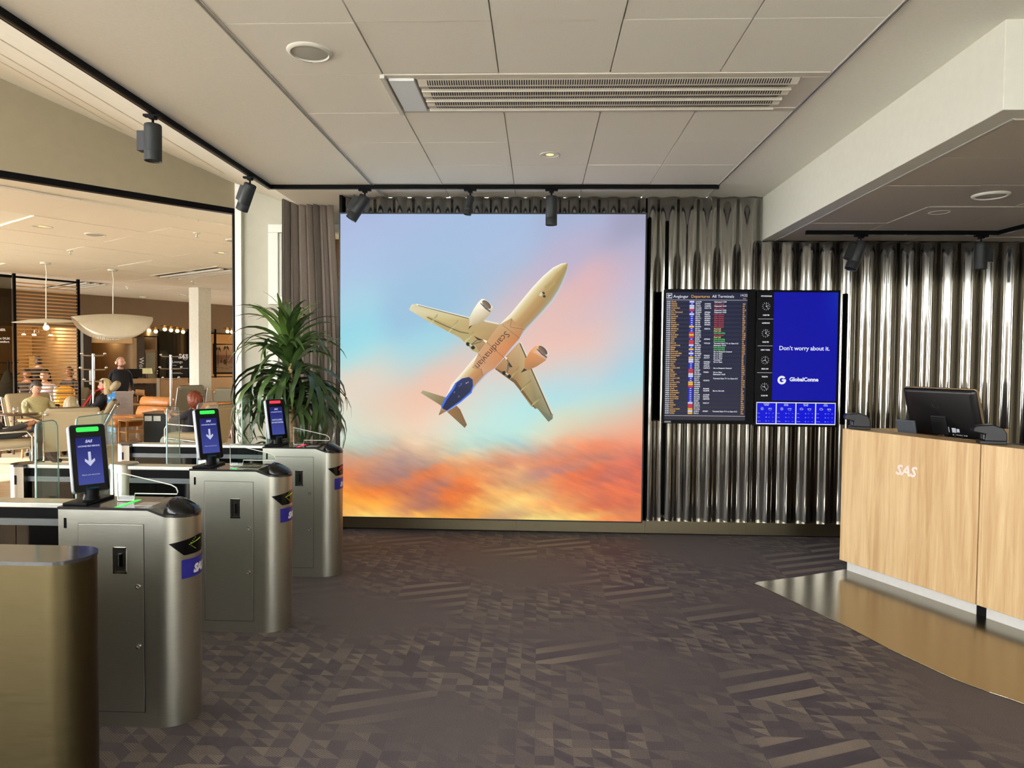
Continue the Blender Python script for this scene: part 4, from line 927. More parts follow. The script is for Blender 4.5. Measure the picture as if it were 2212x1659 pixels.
    # glass wings reaching across the lane
    for gx, y0, y1, h in ((-.325, .06, .36, 1.325), (-.515, .06, .235, 1.30)):
        M = Matrix(((0, 0, 1, gx), (1, 0, 0, 0), (0, 1, 0, 0), (0, 0, 0, 1)))
        pr = [(y0, .2), (y1, .2), (y1-.02, h-.03), (y1-.03, h-.01), (y1-.05, h), (y0+.03, h), (y0+.018, h-.01), (y0+.012, h-.03)]
        gw = MB().prism(pr, -.005, .005, M=M).build('glass_wing', PANE, o)
        m = MB(); m.tube([M @ Vector((a, b, 0)) for a, b in pr[6:8]+pr[:1]], .0045, 6); m.tube([M @ Vector((a, b, 0)) for a, b in pr[1:7]], .0025, 6); m.build('wing_edge', GEDGE, gw, smooth=60)
    MB().lathe([(.078, .50), (.078, .962), (.074, .968)], 24, M=T(-.74, 0, 0)).build('wing_post', STEEL, o, smooth=40)
    return o
turnstile('steel entry gate with green light next to the plain steel barrier post', -1.507, 2.893, 'g')
turnstile('steel entry gate with green light between the two other screen gates', -1.471, 3.95, 'g', paper=1)
turnstile('steel entry gate with red light and closed message beside the plant', -1.462, 5.0, 'r', closed=True)
K0 = thing('barrier_post', 'plain brushed steel end barrier with flat dark top, no screen', 'barrier', (-1.456, 2.2, 0))
def stad(x0, x1, hw): return [(x0, -hw), (x1-hw, -hw)]+[(x1-hw+hw*math.sin(rad(a)), -hw*math.cos(rad(a))) for a in range(6, 180, 6)]+[(x1-hw, hw), (x0, hw)]
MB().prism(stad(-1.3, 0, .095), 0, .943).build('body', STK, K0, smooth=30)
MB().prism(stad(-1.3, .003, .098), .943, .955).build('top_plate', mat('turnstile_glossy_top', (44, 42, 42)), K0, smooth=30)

# ------------------------------------------------------------------ reception desk
P0, P1 = at(1829.5, 1233, Z=0), at(2106.7, 1328.6, Z=0)
dd = (P1-P0); dd.z = 0; dd.normalize(); nn = Vector((-dd.y, dd.x, 0))      # nn points to the back of the desk
if nn.x < 0: nn = -nn
L1 = (P1-P0).length+.035
DK = thing('reception_desk', 'light oak reception desk with raised pale lettering on its angled front', 'desk', (P0.x, P0.y, 0), math.atan2(dd.y, dd.x))
# local frame: x along the front, y = towards the visitor is negative when nn is +y
ysg = 1 if (Matrix.Rotation(-math.atan2(dd.y, dd.x), 3, 'Z') @ nn).y > 0 else -1
def yb2(a, b): return (min(ysg*a, ysg*b), max(ysg*a, ysg*b))
def dbox(n, mt, x0, x1, a, b, z0, z1, bev=0., par=None):
    y0, y1 = yb2(a, b); return MB().box(x0, x1, y0, y1, z0, z1).build(n, mt, par or DK, bevel=bev)
HT = 1.105
dbox('front_panel', OAK, -.02, L1-.004, -.05, -.02, .085, HT, .002); dbox('front_panel', OAK, L1+.02, L1+1.6, -.05, -.02, .085, HT, .002)
dbox('corner_edge', OAK, -.026, -.019, -.052, 0, .085, HT, .001); dbox('edge_strip', OAK, L1+.004, L1+.02, -.053, -.02, .085, HT, .004)
PLN = mat('desk_plinth_grey', (196, 192, 184), .5, var=.03)
dbox('plinth', PLN, 0, L1-.03, 0, .02, 0, .085); dbox('plinth', PLN, L1+.035, L1+1.6, 0, .02, 0, .085); dbox('plinth_gap', BLACK, L1-.03, L1+.035, .005, .025, 0, .085)
dbox('counter_ledge', OAK, -.018, L1+1.6, -.0195, .16, HT-.028, HT-.001, .002)
dbox('worktop', OAK, 0, L1+1.6, .16, .85, .90, .93)
dbox('carcass', mat('desk_inner', (150, 120, 84), .6), .02, L1+1.55, -.015, .80, .085, .895)
# end panel of the desk running back from the corner
q = Matrix.Rotation(-math.atan2(dd.y, dd.x), 4, 'Z')
e0 = q @ Vector((0, 0, 0)); ed = q @ Vector((1, .10, 0)).normalized(); en = Vector((-ed.y, ed.x, 0))
m = MB(); Mx = Matrix((ed, en, Vector((0, 0, 1)))).transposed().to_4x4(); Mx.translation = Vector((-.02, 0, 0)) + Vector((0, 0, 0))
m.box(.0, 1.3, .0, .025, .085, HT, M=Mx); m.build('end_panel', OAK, DK)
a_ = (at(1957, 1018, P=(P0-nn*.05, nn))-P0).dot(dd)
M = frame((a_, -ysg*.05, at(1957, 1027, P=(P0-nn*.05, nn)).z), (1, 0, 0), (0, 0, 1))
if ysg < 0: M = frame((a_, .05, M.translation.z), (-1, 0, 0), (0, 0, 1))
MB().text('SAS', .098, M, align='CENTER', offset=.0034, shear=.28, depth=.006, cspace=1.0).build('raised_lettering', mat('rose_white_letter', (226, 202, 190), .4), DK)
# steel floor plate
fp = MB(); pts = [at(a, b, Z=0) for a, b in ((1629, 1262), (1640, 1266), (1700, 1294), (1831, 1356), (1917.6, 1402), (2062, 1469), (2137, 1497), (2177, 1510), (2212, 1522.5))]
e1 = pts[-1]; e2 = e1+Vector((.55, -.35, 0)); back = P0+dd*2.2+nn*.03
poly = [(p.x, p.y) for p in pts]+[(e2.x, e2.y), (back.x, back.y), (P0.x+nn.x*.03, P0.y+nn.y*.03), (P0.x-.01, P0.y+.02)]
mm = at(1725, 1247.5, Z=0); tip2 = at(1636, 1258.5, Z=0); poly += [(mm.x, mm.y), (tip2.x, tip2.y)]
fp.prism(poly, 0, .006); o = fp.build('floor_plate', STEELP, bevel=.002); tag(o, 'polished steel plate on the carpet along the reception desk', 'plate')
# things on the desk
def dpt(x, off, z): p = P0+dd*x+nn*off; return Vector((p.x, p.y, z))
def scanner(lab, px_, py_, off, rz):
    b = at(px_, py_, P=(P0+nn*off, nn)); o = thing('document_scanner', lab, 'scanner', (b.x, b.y, HT), rz)
    DG = mat('scanner_black', (20, 19, 18), .35, spec=.3)
    MB().box(-.05, .05, -.07, .075, 0, .022).build('base', DG, o, bevel=.004)
    m = MB(); m.loft([[(x, -.045, .02), (x, .075, .02), (x, .075, .07), (x, .055, .105), (x, .0, .125), (x, -.09, .115), (x, -.105, .10), (x, -.105, .075), (x, -.04, .062)] for x in (-.055, .055)]); m.build('hood', DG, o, bevel=.006)
    MB().box(-.04, .04, -.048, -.044, .03, .058).build('window', mat('scanner_grey', (70, 72, 74), .25), o)
    return o
ang = math.atan2(dd.y, dd.x)
scanner('black document scanner on the far corner of the oak desk', 1855, 923, .045, math.atan2(-nn.y, -nn.x)+math.pi/2-.75)
scanner('black document scanner at the joint of the desk panels beside the monitor', 2140, 955, .05, math.atan2(-nn.y, -nn.x)+math.pi/2-.75)
# monitor seen from the back
mo = dpt(.46, .42, .93)
MN = thing('computer_monitor', 'black desktop computer seen from the back on the reception desk', 'computer', mo, math.atan2(-nn.y, -nn.x)+math.pi/2)
# local -y faces the visitor; lean the top towards the visitor
tl = RX(17); Mm = T(0, .03, .15) @ tl
MB().prism(rrect(-.285, .285, 0, .375, .02), -.012, .006, M=Mm @ Matrix(((1, 0, 0, 0), (0, 0, 1, 0), (0, 1, 0, 0), (0, 0, 0, 1)))).build('screen_rim', mat('champagne_metal', (170, 146, 112), .35, .8), MN, bevel=.002)
m = MB(); m.loft([[(x*s_, y, .1875+(z-.1875)*s_) for x, z in rrect(-.282, .282, .003, .372, .02)] for y, s_ in ((-.004, 1), (-.02, .985), (-.034, .93), (-.038, .86))], M=Mm); m.build('back_shell', mat('black_shell', (16, 15, 15), .35), MN, smooth=40)
MB().box(-.23, .2, -.0285, -.02, .342, .348, M=Mm).build('vent_slit', BLACK, MN)
m = MB(); m.lathe([(.028, 0), (.03, .003), (.031, 0)], 24, M=Mm @ T(-.02, -.0375, .26) @ RX(90)); m.text('hp', .036, Mm @ frame((-.02, -.040, .252), (1, 0, 0), (0, 0, 1)), align='CENTER', shear=.2); m.build('round_badge', mat('badge_dark', (44, 43, 43), .3, .5), MN)
MB().box(-.075, .045, -.05, -.036, .03, .17, M=Mm).build('hinge_block', mat('black_shell2', (15, 14, 14), .5), MN, bevel=.004)
MB().bar((-.02, .0, .165), (-.06, -.16, .01), .05, .012).build('stand_leg', mat('champagne_metal', (170, 146, 112)), MN, bevel=.002)
MB().box(-.14, .1, -.2, .06, .0, .008).build('stand_foot', BLACK, MN, bevel=.002)
m = MB(); m.box(.07, .10, -.0395, -.037, .05, .085, M=Mm); m.box(.105, .125, -.0395, -.037, .055, .08, M=Mm); m.box(.04, .05, -.0395, -.037, .05, .09, M=Mm)
for k in range(8): m.box(.07+k*.014, .078+k*.014, -.0395, -.037, .03, .037, M=Mm)
m.build('port_labels', mat('silver_label', (190, 192, 198), .4), MN)
m = MB()
for x in (.03, .09, .15): m.tube([Mm @ Vector((x, -.04, .04)), (x+.01, -.05, .10), (x-.05, -.06, .04), (x-.14, -.03, .008)], .0035, 6)
m.build('cable', mat('cable_black', (24, 24, 24), .5), MN, smooth=60)
o = thing('card_terminal', 'small grey payment screen on the desk in front of the monitor', 'terminal', dpt(.33, .24, .93), math.atan2(-nn.y, -nn.x)+math.pi/2)
MB().box(-.075, .075, -.01, .008, .12, .275, M=RX(14)).build('screen_back', mat('terminal_grey', (66, 70, 76), .4), o, bevel=.006); MB().box(-.05, .05, -.02, .07, 0, .012).build('base', BLACK, o, bevel=.003)
MB().bar((0, .02, .008), (0, -.03, .16), .03, .014).build('arm', BLACK, o)
m = MB(); m.tube([dpt(L1+.06, .09, HT+.005), dpt(L1+.13, .12, HT+.012), dpt(L1+.2, .17, HT+.004), dpt(L1+.3, .2, .94)], .0035, 6); o = m.build('scanner_cable', mat('cable_black', (24, 24, 24)), smooth=60); tag(o, 'thin black cable trailing from the desk scanner', 'cable')

# ------------------------------------------------------------------ curtain and plant
yc = 6.86; cx0, cx1 = at(608, 700, Y=yc).x, at(737, 700, Y=yc).x; cz1 = at(670, 428, Y=yc).z
CU = thing('curtain', 'long brown grey curtain hanging beside the lightbox', 'curtain', (0, yc, 0))
def cpt(u, v):
    z = .03+(cz1-.03)*v; sp_ = .86+.14*min(1, (1-v)*2.2)
    x = cx0+(cx1-cx0)*(u*sp_+.0*(1-sp_)); f = 1-.35*(1-v)
    a = u*2*math.pi*7.2+.7*math.sin(u*9); amp = .042+.014*math.sin(u*9+1)
    if u > .72: amp *= .4
    return (x+.012*math.sin(a*2+v), amp*f*math.sin(a)+.01*math.sin(v*5+u*11), z)
MB().grid(cpt, 130, 24).build('cloth', mat('curtain_cloth', (104, 92, 80), .9, var=.12, scale=220, stretch=(1, 1, .3), bump=.3, sheen=.2), CU, smooth=180)
m = MB(); m.box(cx0-.05, -1.86, -.02, .02, cz1+.04, cz1+.055); m.build('curtain_rail', WHITE, CU)
m = MB()
for k in range(16): x = cx0+(cx1-cx0)*.84*(k+.5)/16; m.box(x-.006, x+.006, -.006, .006, cz1-.01, cz1+.045)
m.build('gliders', WHITE, CU)
PT = thing('potted_dracaena', 'tall leafy indoor plant with drooping green leaves beside the curtain', 'plant', (at(632, 900, Y=5.75).x, 5.75, 0))
MB().lathe([(.001, 0), (.17, 0), (.2, .02), (.24, .42), (.235, .43), (.22, .41), (.215, .38), (.001, .37)], 28).build('pot', DARKG, PT, smooth=40)
MB().ell((0, 0, .36), (.212, .212, .03), 16, 6).build('soil', mat('potting_soil', (48, 36, 28), .95, var=.4, bump=.8), PT)
TRK = mat('plant_trunk', (150, 122, 84), .85, var=.35, scale=18, stretch=(1, 1, 3.5), bump=.8)
MB().tube([(0.02, .0, .35), (.012, .01, .7), (.0, 0, 1.1), (-.01, 0, 1.45), (-.03, .01, 1.72)], [.034, .03, .028, .026, .02], 10).build('trunk', TRK, PT, smooth=60)
MB().tube([(-.06, -.02, .35), (-.10, -.04, .6), (-.13, -.05, .82)], [.02, .018, .015], 8).build('trunk', TRK, PT, smooth=60)
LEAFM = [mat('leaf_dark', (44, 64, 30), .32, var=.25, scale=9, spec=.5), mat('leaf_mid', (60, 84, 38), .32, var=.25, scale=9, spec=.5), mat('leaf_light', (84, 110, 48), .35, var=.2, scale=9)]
def leaf_mesh(L, wid, droop, m_):
    m = MB(); n = 9; rings = []
    for i in range(n+1):
        t = i/n; a = rad(62)-droop*t**1.25; 
        if i == 0: x = z = 0.
        else: x += L/n*math.cos(a); z += L/n*math.sin(a)
        w_ = 1.12*wid*min(1, .45+2.2*t)*(1-t**2.6)+.002
        rings.append([(x, -w_, z+.25*w_), (x, 0, z), (x, w_, z+.25*w_)])
    m.loft(rings, caps=False, closed=False); o = m.build('leaf', m_, None, smooth=180); me = o.data; bpy.data.objects.remove(o); return me
LV = [leaf_mesh(L, wd, dr, LEAFM[c]) for L, wd, dr, c in ((.52, .019, 2.5, 0), (.6, .021, 2.75, 0), (.46, .018, 2.1, 1), (.64, .021, 2.95, 1), (.4, .017, 1.5, 1), (.38, .016, .9, 2), (.56, .020, 2.9, 0))]
def leaf(me, loc, az, pitch, roll=0, sc=1.):
    o = bpy.data.objects.new('leaf', me); C.objects.link(o); o.parent = PT; o.location = loc
    o.rotation_euler = (rad(roll), -rad(pitch), rad(az)); o.scale = (sc, sc, sc)
ga = 137.5
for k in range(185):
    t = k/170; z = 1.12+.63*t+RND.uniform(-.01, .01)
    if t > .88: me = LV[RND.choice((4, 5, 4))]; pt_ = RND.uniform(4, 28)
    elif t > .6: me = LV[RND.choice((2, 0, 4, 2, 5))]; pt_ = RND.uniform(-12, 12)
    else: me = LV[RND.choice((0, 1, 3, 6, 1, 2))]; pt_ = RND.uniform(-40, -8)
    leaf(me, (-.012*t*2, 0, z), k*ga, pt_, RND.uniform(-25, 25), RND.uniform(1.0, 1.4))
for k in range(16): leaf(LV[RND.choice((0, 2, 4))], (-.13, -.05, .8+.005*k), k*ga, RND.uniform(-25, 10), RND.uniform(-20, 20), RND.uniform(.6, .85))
# ------------------------------------------------------------------ lounge shell
LU = Vector((math.cos(rad(55.06)), math.sin(rad(55.06)), 0)); LN_ = Vector((LU.y, -LU.x, 0)); PW = Vector((-11.30, 16.70, 0))
LZ = 3.13
lc = thing('ceiling', 'pale panelled ceiling of the lounge beyond the opening', 'ceiling', kind='structure')
cp = [A0+hn*.16, A0+hn*.16+HD*9, Vector((-9.35, -4.5, 0)), Vector((-13.2, -4.5, 0)), Vector((-13.2, 15, 0)), Vector((-20, 15, 0)), Vector((-20, 27, 0)), Vector((-2.9, 27, 0)), Vector((-2.9, 7.4, 0))]
MB().prism([(p.x, p.y) for p in cp], LZ+.02, LZ+.12).build('ceiling_slab', CEIL, lc)
o = MB(); [o.box(-9.42, -9.3, -4.5+k*.85-.05, -4.5+k*.85+.05, 3.13, 5.75) for k in range(7)]; o.box(-9.42, -9.3, -4.5, H0.y+.2, 3.05, 3.2); o.box(-9.42, -9.3, -4.5, H0.y+.2, 5.6, 5.8)
o = o.build('added_clerestory', WHITE); tag(o, 'unseen clerestory frame added high in the gable to let in daylight', 'window', kind='structure')  # made-up opening, added to brighten the sloped ceiling and bulkhead
nv_ = -HD.x
# panels laid along the lounge axes, in view through the opening
LV_ = LN_
lt = mat('lounge_ceiling_tile', (242, 238, 222), .95, var=.025, scale=120)
tile_me = None
def inside(x, y):
    d = Vector((x, y, 0))-A0
    return d.dot(hn) > .75 and -13 < x < -3.5 and Vector((x-PW.x, y-PW.y, 0)).dot(LN_) > .45
org = A0+hn*.2
for i in range(-6, 18):
    for j in range(-14, 16):
        c = org+LU*(i*1.2+.6)+LN_*(j*.6-.3)
        if not inside(c.x, c.y): continue
        p_ = (c.x/c.y)
        if not (-.86 < p_ < -.40): continue
        if tile_me is None:
            t_ = MB().box(-.5965, .5965, -.2965, .2965, 0, .02).build('ceiling_panel', lt, lc); tile_me = t_.data
        else:
            t_ = bpy.data.objects.new('ceiling_panel', tile_me); C.objects.link(t_); t_.parent = lc
        t_.location = (c.x, c.y, LZ-.0+RND.choice((0, 0, .002, -.003))); t_.rotation_euler = (rad(RND.uniform(-.12, .12)), rad(RND.uniform(-.1, .1)), math.atan2(LU.y, LU.x))
o = MB().box(-3.12, -3.0, 7.42, 27, 0, LZ+.1).build('wall_lounge_right', BEIGEW); tag(o, 'plain wall closing the lounge on the side of the curtain', 'wall', kind='structure')
o = MB().prism([(-13.2, 15), (-13.04, 15), (-13.04, 16.2), (-20, 16.2), (-20, 16.0), (-13.2, 16.0)], 0, LZ+.1).build('wall_lounge_left', BEIGEW); tag(o, 'plain wall closing the lounge beyond the glazed side', 'wall', kind='structure')
def fw(px_, py_, off=0.): return at(px_, py_, P=(PW+LN_*off, LN_))
def fs_(px_, py_, off=0.): return (fw(px_, py_, off)-PW).dot(LU)
def fmat():
    M = Matrix((LU, -LN_, Vector((0, 0, 1)))).transposed().to_4x4(); M.translation = PW; return M
FM = fmat()
def fbox(mb, x0, x1, y0, y1, off, th, mi=0):
    """a box on the far lounge wall between two picture columns and rows; off towards the viewer, th behind it"""
    ym = (y0+y1)/2; xm = (x0+x1)/2
    s0, s1 = fs_(x0, ym, off), fs_(x1, ym, off); z1, z0 = fw(xm, y0, off).z, fw(xm, y1, off).z
    return mb.box(s0, s1, -off, -off+th, max(z0, 0), z1, mi, FM)
def fpanel(name, m_, par, x0, x1, y0, y1, off=0., th=.06, bev=0.): return fbox(MB(), x0, x1, y0, y1, off, th).build(name, m_, par, bevel=bev)
fwl = thing('wall_lounge', 'tan upper wall along the far side of the lounge', 'wall', kind='structure')
BRW = mat('lounge_brown_wall', (118, 96, 72), .85, var=.03, scale=6)
MB().box(-9, 6.5, 0, .1, fw(330, 716).z, LZ+.02, M=FM).build('upper_band', BRW, fwl)
AMB = mat('amber_wall', (190, 152, 98), .8, var=.05, scale=4); TAN = mat('tan_wall', (170, 142, 104), .8, var=.04, scale=5)
MB().box(-9, 6.6, 3.4, 3.5, 0, 3.2, M=FM).build('rear_wall', AMB, fwl)
MB().box(-9, 6.6, .1, 3.4, 2.62, 2.7, M=FM).build('room_ceiling', mat('room_ceiling_cream', (226, 202, 160), .85), fwl)
for x_ in (186, 297, 343.5, 398): MB().box(fs_(x_, 780)-.04, fs_(x_, 780)+.04, .1, 3.4, 0, 2.62, M=FM).build('room_partition', TAN, fwl)
DK2 = mat('dark_brown_panel', (58, 46, 36), .5); LAM = mat('pale_wood_panel', (180, 148, 110), .6, var=.04, scale=3)
fpanel('side_post', mat('cool_grey_post', (186, 192, 192), .4, .3), fwl, 172, 181, 712, 862, .04, .12)
fpanel('dark_column', DK2, fwl, 181, 198, 716, 875, .05, .3)
fpanel('niche_header', mat('cream_panel', (220, 186, 140), .7), fwl, 198, 286, 716, 741, .02, .3)
fpanel('niche_pier', TAN, fwl, 286, 297, 730, 880, .02, .4)
fpanel('zone_panel', DK2, fwl, 297, 313, 728, 880, .05, .25)
m = MB(); m.text('Work zone', .17, FM @ T(fs_(301, 790, .06), -.06, fw(301, 772, .06).z) @ RX(90) @ RZ(-90)); m.build('zone_lettering', mat('white_vinyl', (236, 236, 240)), fwl)
fpanel('lit_room_panel', mat('lit_room_yellow', (236, 190, 104), .7), fwl, 313.5, 342, 731, 755, -.9, .05)  # yellow colour stands in for the lit room above the door
dr = fpanel('door_frame', mat('brown_door_frame', (132, 104, 70), .6), fwl, 314, 343, 755.5, 885, -.02, .06)
fpanel('door_leaf', mat('grey_glass_door', (128, 124, 104), .3), dr, 315, 336, 762, 885, -.005, .03)
m = MB(); [m.ell(FM @ Vector((fs_(339.5, y_, .03), -.03, fw(339.5, y_, .03).z)), .025, 8, 6) for y_ in (801.5, 807)]; m.build('door_knobs', CHROME, dr)
fpanel('lower_panel', LAM, fwl, 347, 407, 816, 925, .03, .08); fpanel('lower_panel', LAM, fwl, 345, 346.5, 816, 925, .05, .12); fpanel('lower_panel', LAM, fwl, 455, 520, 816, 925, .03, .08)
fpanel('white_end_panel', WHITE, fwl, 338, 345, 817, 925, .06, .3)
fpanel('shelf_ledge', LAM, fwl, 347, 407, 880, 884, .16, .2)
gp = thing('glazed_partition', 'black framed glass partition along the far lounge wall', 'partition', kind='structure')
for x_ in (343.5, 408, 466.5, 511): fpanel('glazing_post', BLACK, gp, x_-1.1, x_+1.1, 711, 816, .05, .08)
for x0_, x1_, y_ in ((343, 408, 717), (455, 512, 721), (343, 408, 815), (455, 512, 814), (314, 343, 727)): fpanel('glazing_bar', BLACK, gp, x0_, x1_, y_-1, y_+1.2, .055, .08)
fpanel('pane', glass('lounge_glass', (214, 206, 190), .5), gp, 345, 407, 718, 814, .0, .01); fpanel('pane', glass('lounge_glass'), gp, 455, 511, 722, 813, .0, .01)
fpanel('grey_poster', mat('grey_poster', (92, 92, 86), .6), gp, 345, 361, 757, 813, -.03, .02)
fpanel('dark_backing', mat('dark_room_wall', (60, 46, 34), .8), gp, 344, 362, 716, 814, -.35, .05)
m = MB()
for t_, y_, s_ in (('THE', 770, .12), ('TIMES', 776, .12)): m.text(t_, s_, FM @ T(fs_(347, y_, -.02), .025, fw(347, y_, -.02).z) @ RX(90), offset=.002)
m.build('poster_lettering', mat('pale_grey_print', (170, 168, 158), .6), gp)
# striped inner curtain behind the glass
m = MB(); s0, s1 = fs_(372, 745, -.3), fs_(407, 745, -.3); n_ = 40
m.grid(lambda u, v: FM @ Vector((s0+(s1-s0)*u, .3+.05*math.sin(u*42), .9+(2.6-.9)*v)), 80, 2); o = m.build('lounge_curtain', mat('olive_curtain', (116, 90, 52), .9, var=.1), smooth=180); tag(o, 'olive brown curtain hanging behind the far glass partition', 'curtain')
o = thing('info_screen', 'wide black wall screen with white lettering behind the second coat stand', 'screen')
fpanel('panel', GLOSSB, o, 362, 407, 768, 813, .06, .05)
m = MB(); m.text('SAS', .16, FM @ T(fs_(385, 774, .07), -.065, fw(385, 774, .07).z) @ RX(90), shear=.28, offset=.006)
m.add([FM @ Vector((fs_(395, 775, .07), -.065, fw(395, y_, .07).z)) + LU*dx_ for y_, dx_ in ((776, 0), (776, .02), (768, .02), (768, 0))], [(0, 1, 2, 3)])
cxx, czz = fs_(400.5, 771.5, .07), fw(400.5, 771.5, .07).z
for k in range(16): a = k*math.pi/8; m.bar(FM @ Vector((cxx+.075*math.cos(a), -.065, czz+.075*math.sin(a))), FM @ Vector((cxx+.075*math.cos(a+.4), -.065, czz+.075*math.sin(a+.4))), .01, .002, up=LN_)
m.text('Lounge', .1, FM @ T(fs_(372, 784, .07), -.065, fw(372, 784, .07).z) @ RX(90)); m.text('Welcome to the quiet', .01, FM @ T(-100, 0, 0)) if False else None
for y_, x1_ in ((789, 381), (795.5, 407), (804.5, 391), (806.5, 395)): fbox(m, 373, x1_, y_, y_+.6, .066, .002)
m.build('lettering', mat('white_vinyl', (236, 236, 240)), o)
o = thing('wall_picture', 'large framed beach picture with dark palms behind the far glass', 'picture')
fpanel('frame', BLACK, o, 461, 530, 743, 808, -.45, .04)
X0, X1, Y0, Y1 = 462.5, 528, 745, 804
def pw(u, v, l=0): x_ = X0+(X1-X0)*u; y_ = Y0+(Y1-Y0)*v; p = fw(x_, y_, -.448+.003*l); return p
m = MB(); m.grid(lambda u, v: pw(u, v), 6, 20, col=lambda u, v: lin(mix((222, 196, 176), (206, 164, 142), v*1.7) if v < .36 else mix((150, 96, 84), (172, 120, 104), (v-.36)/.3) if v < .66 else (196, 176, 162))); m.build('picture_print', print_attr('picture_print'), o)
m = MB(); INK = mat('palm_ink', (44, 32, 28), .8)
for cx_, t0 in ((.13, .06), (.4, .02), (.72, .05)):
    m.poly([pw(cx_-.012, .75, 1), pw(cx_+.014, .75, 1), pw(cx_+.012, t0+.1, 1), pw(cx_-.004, t0+.1, 1)])
    for k in range(7):
        a = rad(-20+37*k); dx_, dy_ = math.cos(a), -math.sin(a)
        m.poly([pw(cx_, t0+.08, 1.2), pw(cx_+.06*dx_, t0+.08+.07*dy_-.03, 1.2), pw(cx_+.11*dx_, t0+.10+.12*dy_+.07, 1.2), pw(cx_+.05*dx_, t0+.1+.07*dy_+.02, 1.2)])
for cx_, cy_, r_ in ((.23, .6, .03), (.25, .5, .018), (.36, .62, .06)): m.poly([pw(cx_+r_*math.cos(k*.628), cy_+r_*1.6*math.sin(k*.628), 1.4) for k in range(10)])
for k in range(6): m.poly([pw(.05+.15*k, .8+.02*(k % 3), 1.4), pw(.16+.15*k, .82+.02*(k % 3), 1.4), pw(.16+.15*k, .835+.02*(k % 3), 1.4), pw(.05+.15*k, .81+.02*(k % 3), 1.4)])
m.build('palm_print', INK, o)
o = thing('picture_panel', 'bright square picture lit by a small lamp behind the slatted screen', 'picture')
fpanel('panel', mat('pale_picture', (240, 206, 140), .6, var=.08, scale=3), o, 63, 104, 769, 802, -3.2, .06); fpanel('frame_bar', TAN, o, 62, 105, 767.5, 769, -3.18, .08)
# warm lamps of the rooms, each in its fitting
def lamp_point(par, p, e, r=.06, col=(1, .78, .48)):
    l = bpy.data.lights.new('room_light', 'POINT'); l.energy = e*.42; l.shadow_soft_size = r; l.color = col
    q = bpy.data.objects.new('room_light', l); q.location = p; q.parent = par; C.objects.link(q)
BULB = glow('bulb_glow', (255, 226, 160), 4)
def room_spot(lab, s, d, z, e):
    p = FM @ Vector((s, d, z)); o = thing('room_spotlight', lab, 'spotlight', p)
    MB().tube([(0, 0, 0), (0, 0, -.08)], .01, 6).build('stem', BLACK, o); MB().lathe([(.001, 0), (.05, 0), (.05, -.16), (.04, -.16)], 12, M=T(0, 0, -.08) @ RX(20)).build('barrel', BLACK, o, smooth=40)
    MB().ell((0, .055, -.235), .03, 8, 6).build('lamp', BULB, o); lamp_point(o, (0, .0, -.34), e); return o
room_spot('small black spotlight hanging behind the slatted screen', fs_(98, 726, -1.5), 1.5, 2.62, 60)
room_spot('small black spotlight hanging above the far door', fs_(322, 733, -.5), .5, 2.62, 30)
room_spot('black spotlight in the amber niche behind the man', fs_(240, 741, -1.2), 1.2, 2.62, 40)
room_spot('black spotlight over the framed beach picture', fs_(484, 733, -.25)+.2, .25, 2.62, 14)
room_spot('black spotlight beside the glass panel with lettering', fs_(15, 735, -1.6), 1.6, 2.62, 50)
# row of glowing bulbs
for k, (x_, y_) in enumerate(((322, 714), (336.5, 716), (356, 711.5), (369.5, 713.5), (383, 715), (395.5, 717), (491.5, 716), (501, 717))):
    p = fw(x_, y_, .22); o = thing('glow_bulb', ['glowing bulb of the hanging row nearest the big leaf lamp', 'second glowing bulb of the row counted from the big leaf lamp', 'third glowing bulb of the row counted from the big leaf lamp', 'fourth glowing bulb of the row counted from the big leaf lamp', 'fifth glowing bulb of the row, second nearest the pillar', 'glowing bulb of the hanging row nearest the pillar side of the far door', 'glowing bulb beyond the pillar, above the framed beach picture', 'last glowing bulb beyond the pillar, nearest the opening jamb'][k], 'bulb', p, group='row of glowing bulbs along the far wall')
    MB().lathe([(.001, .11), (.03, .11), (.035, .045), (.02, .03)], 10).build('socket', mat('brass_socket', (196, 140, 66), .35, .9), o); MB().ell((0, 0, 0), .05, 10, 8).build('bulb', BULB, o)
    MB().bar((0, 0, .10), -LN_*.225+Vector((0, 0, .10)), .012, .012).build('bracket', BLACK, o)
# pillar
pp_ = [at(x_, y_, Z=LZ) for x_, y_ in ((408, 621), (428.5, 620.5), (455.5, 623))]
a, b, c = pp_; d_ = a+c-b
pl_ = MB().prism([(q.x, q.y) for q in (a, b, c, d_)], 0, LZ+.02).build('pillar', mat('pillar_paint', (216, 212, 196), .7)); tag(pl_, 'square pale pillar standing in the lounge', 'pillar', kind='structure')
m = MB()
for q, r_ in ((a, b), (b, a), (b, c), (c, b)):
    e = (r_-q).normalized(); n_ = Vector((e.y, -e.x, 0)); 
    if n_.dot(EYEV-q) < 0: n_ = -n_
    m.bar(q+e*.025+n_*.004, q+e*.025+n_*.004+Vector((0, 0, 1.25)), .05, .006, up=n_)
m.build('corner_guard', ALU, pl_)
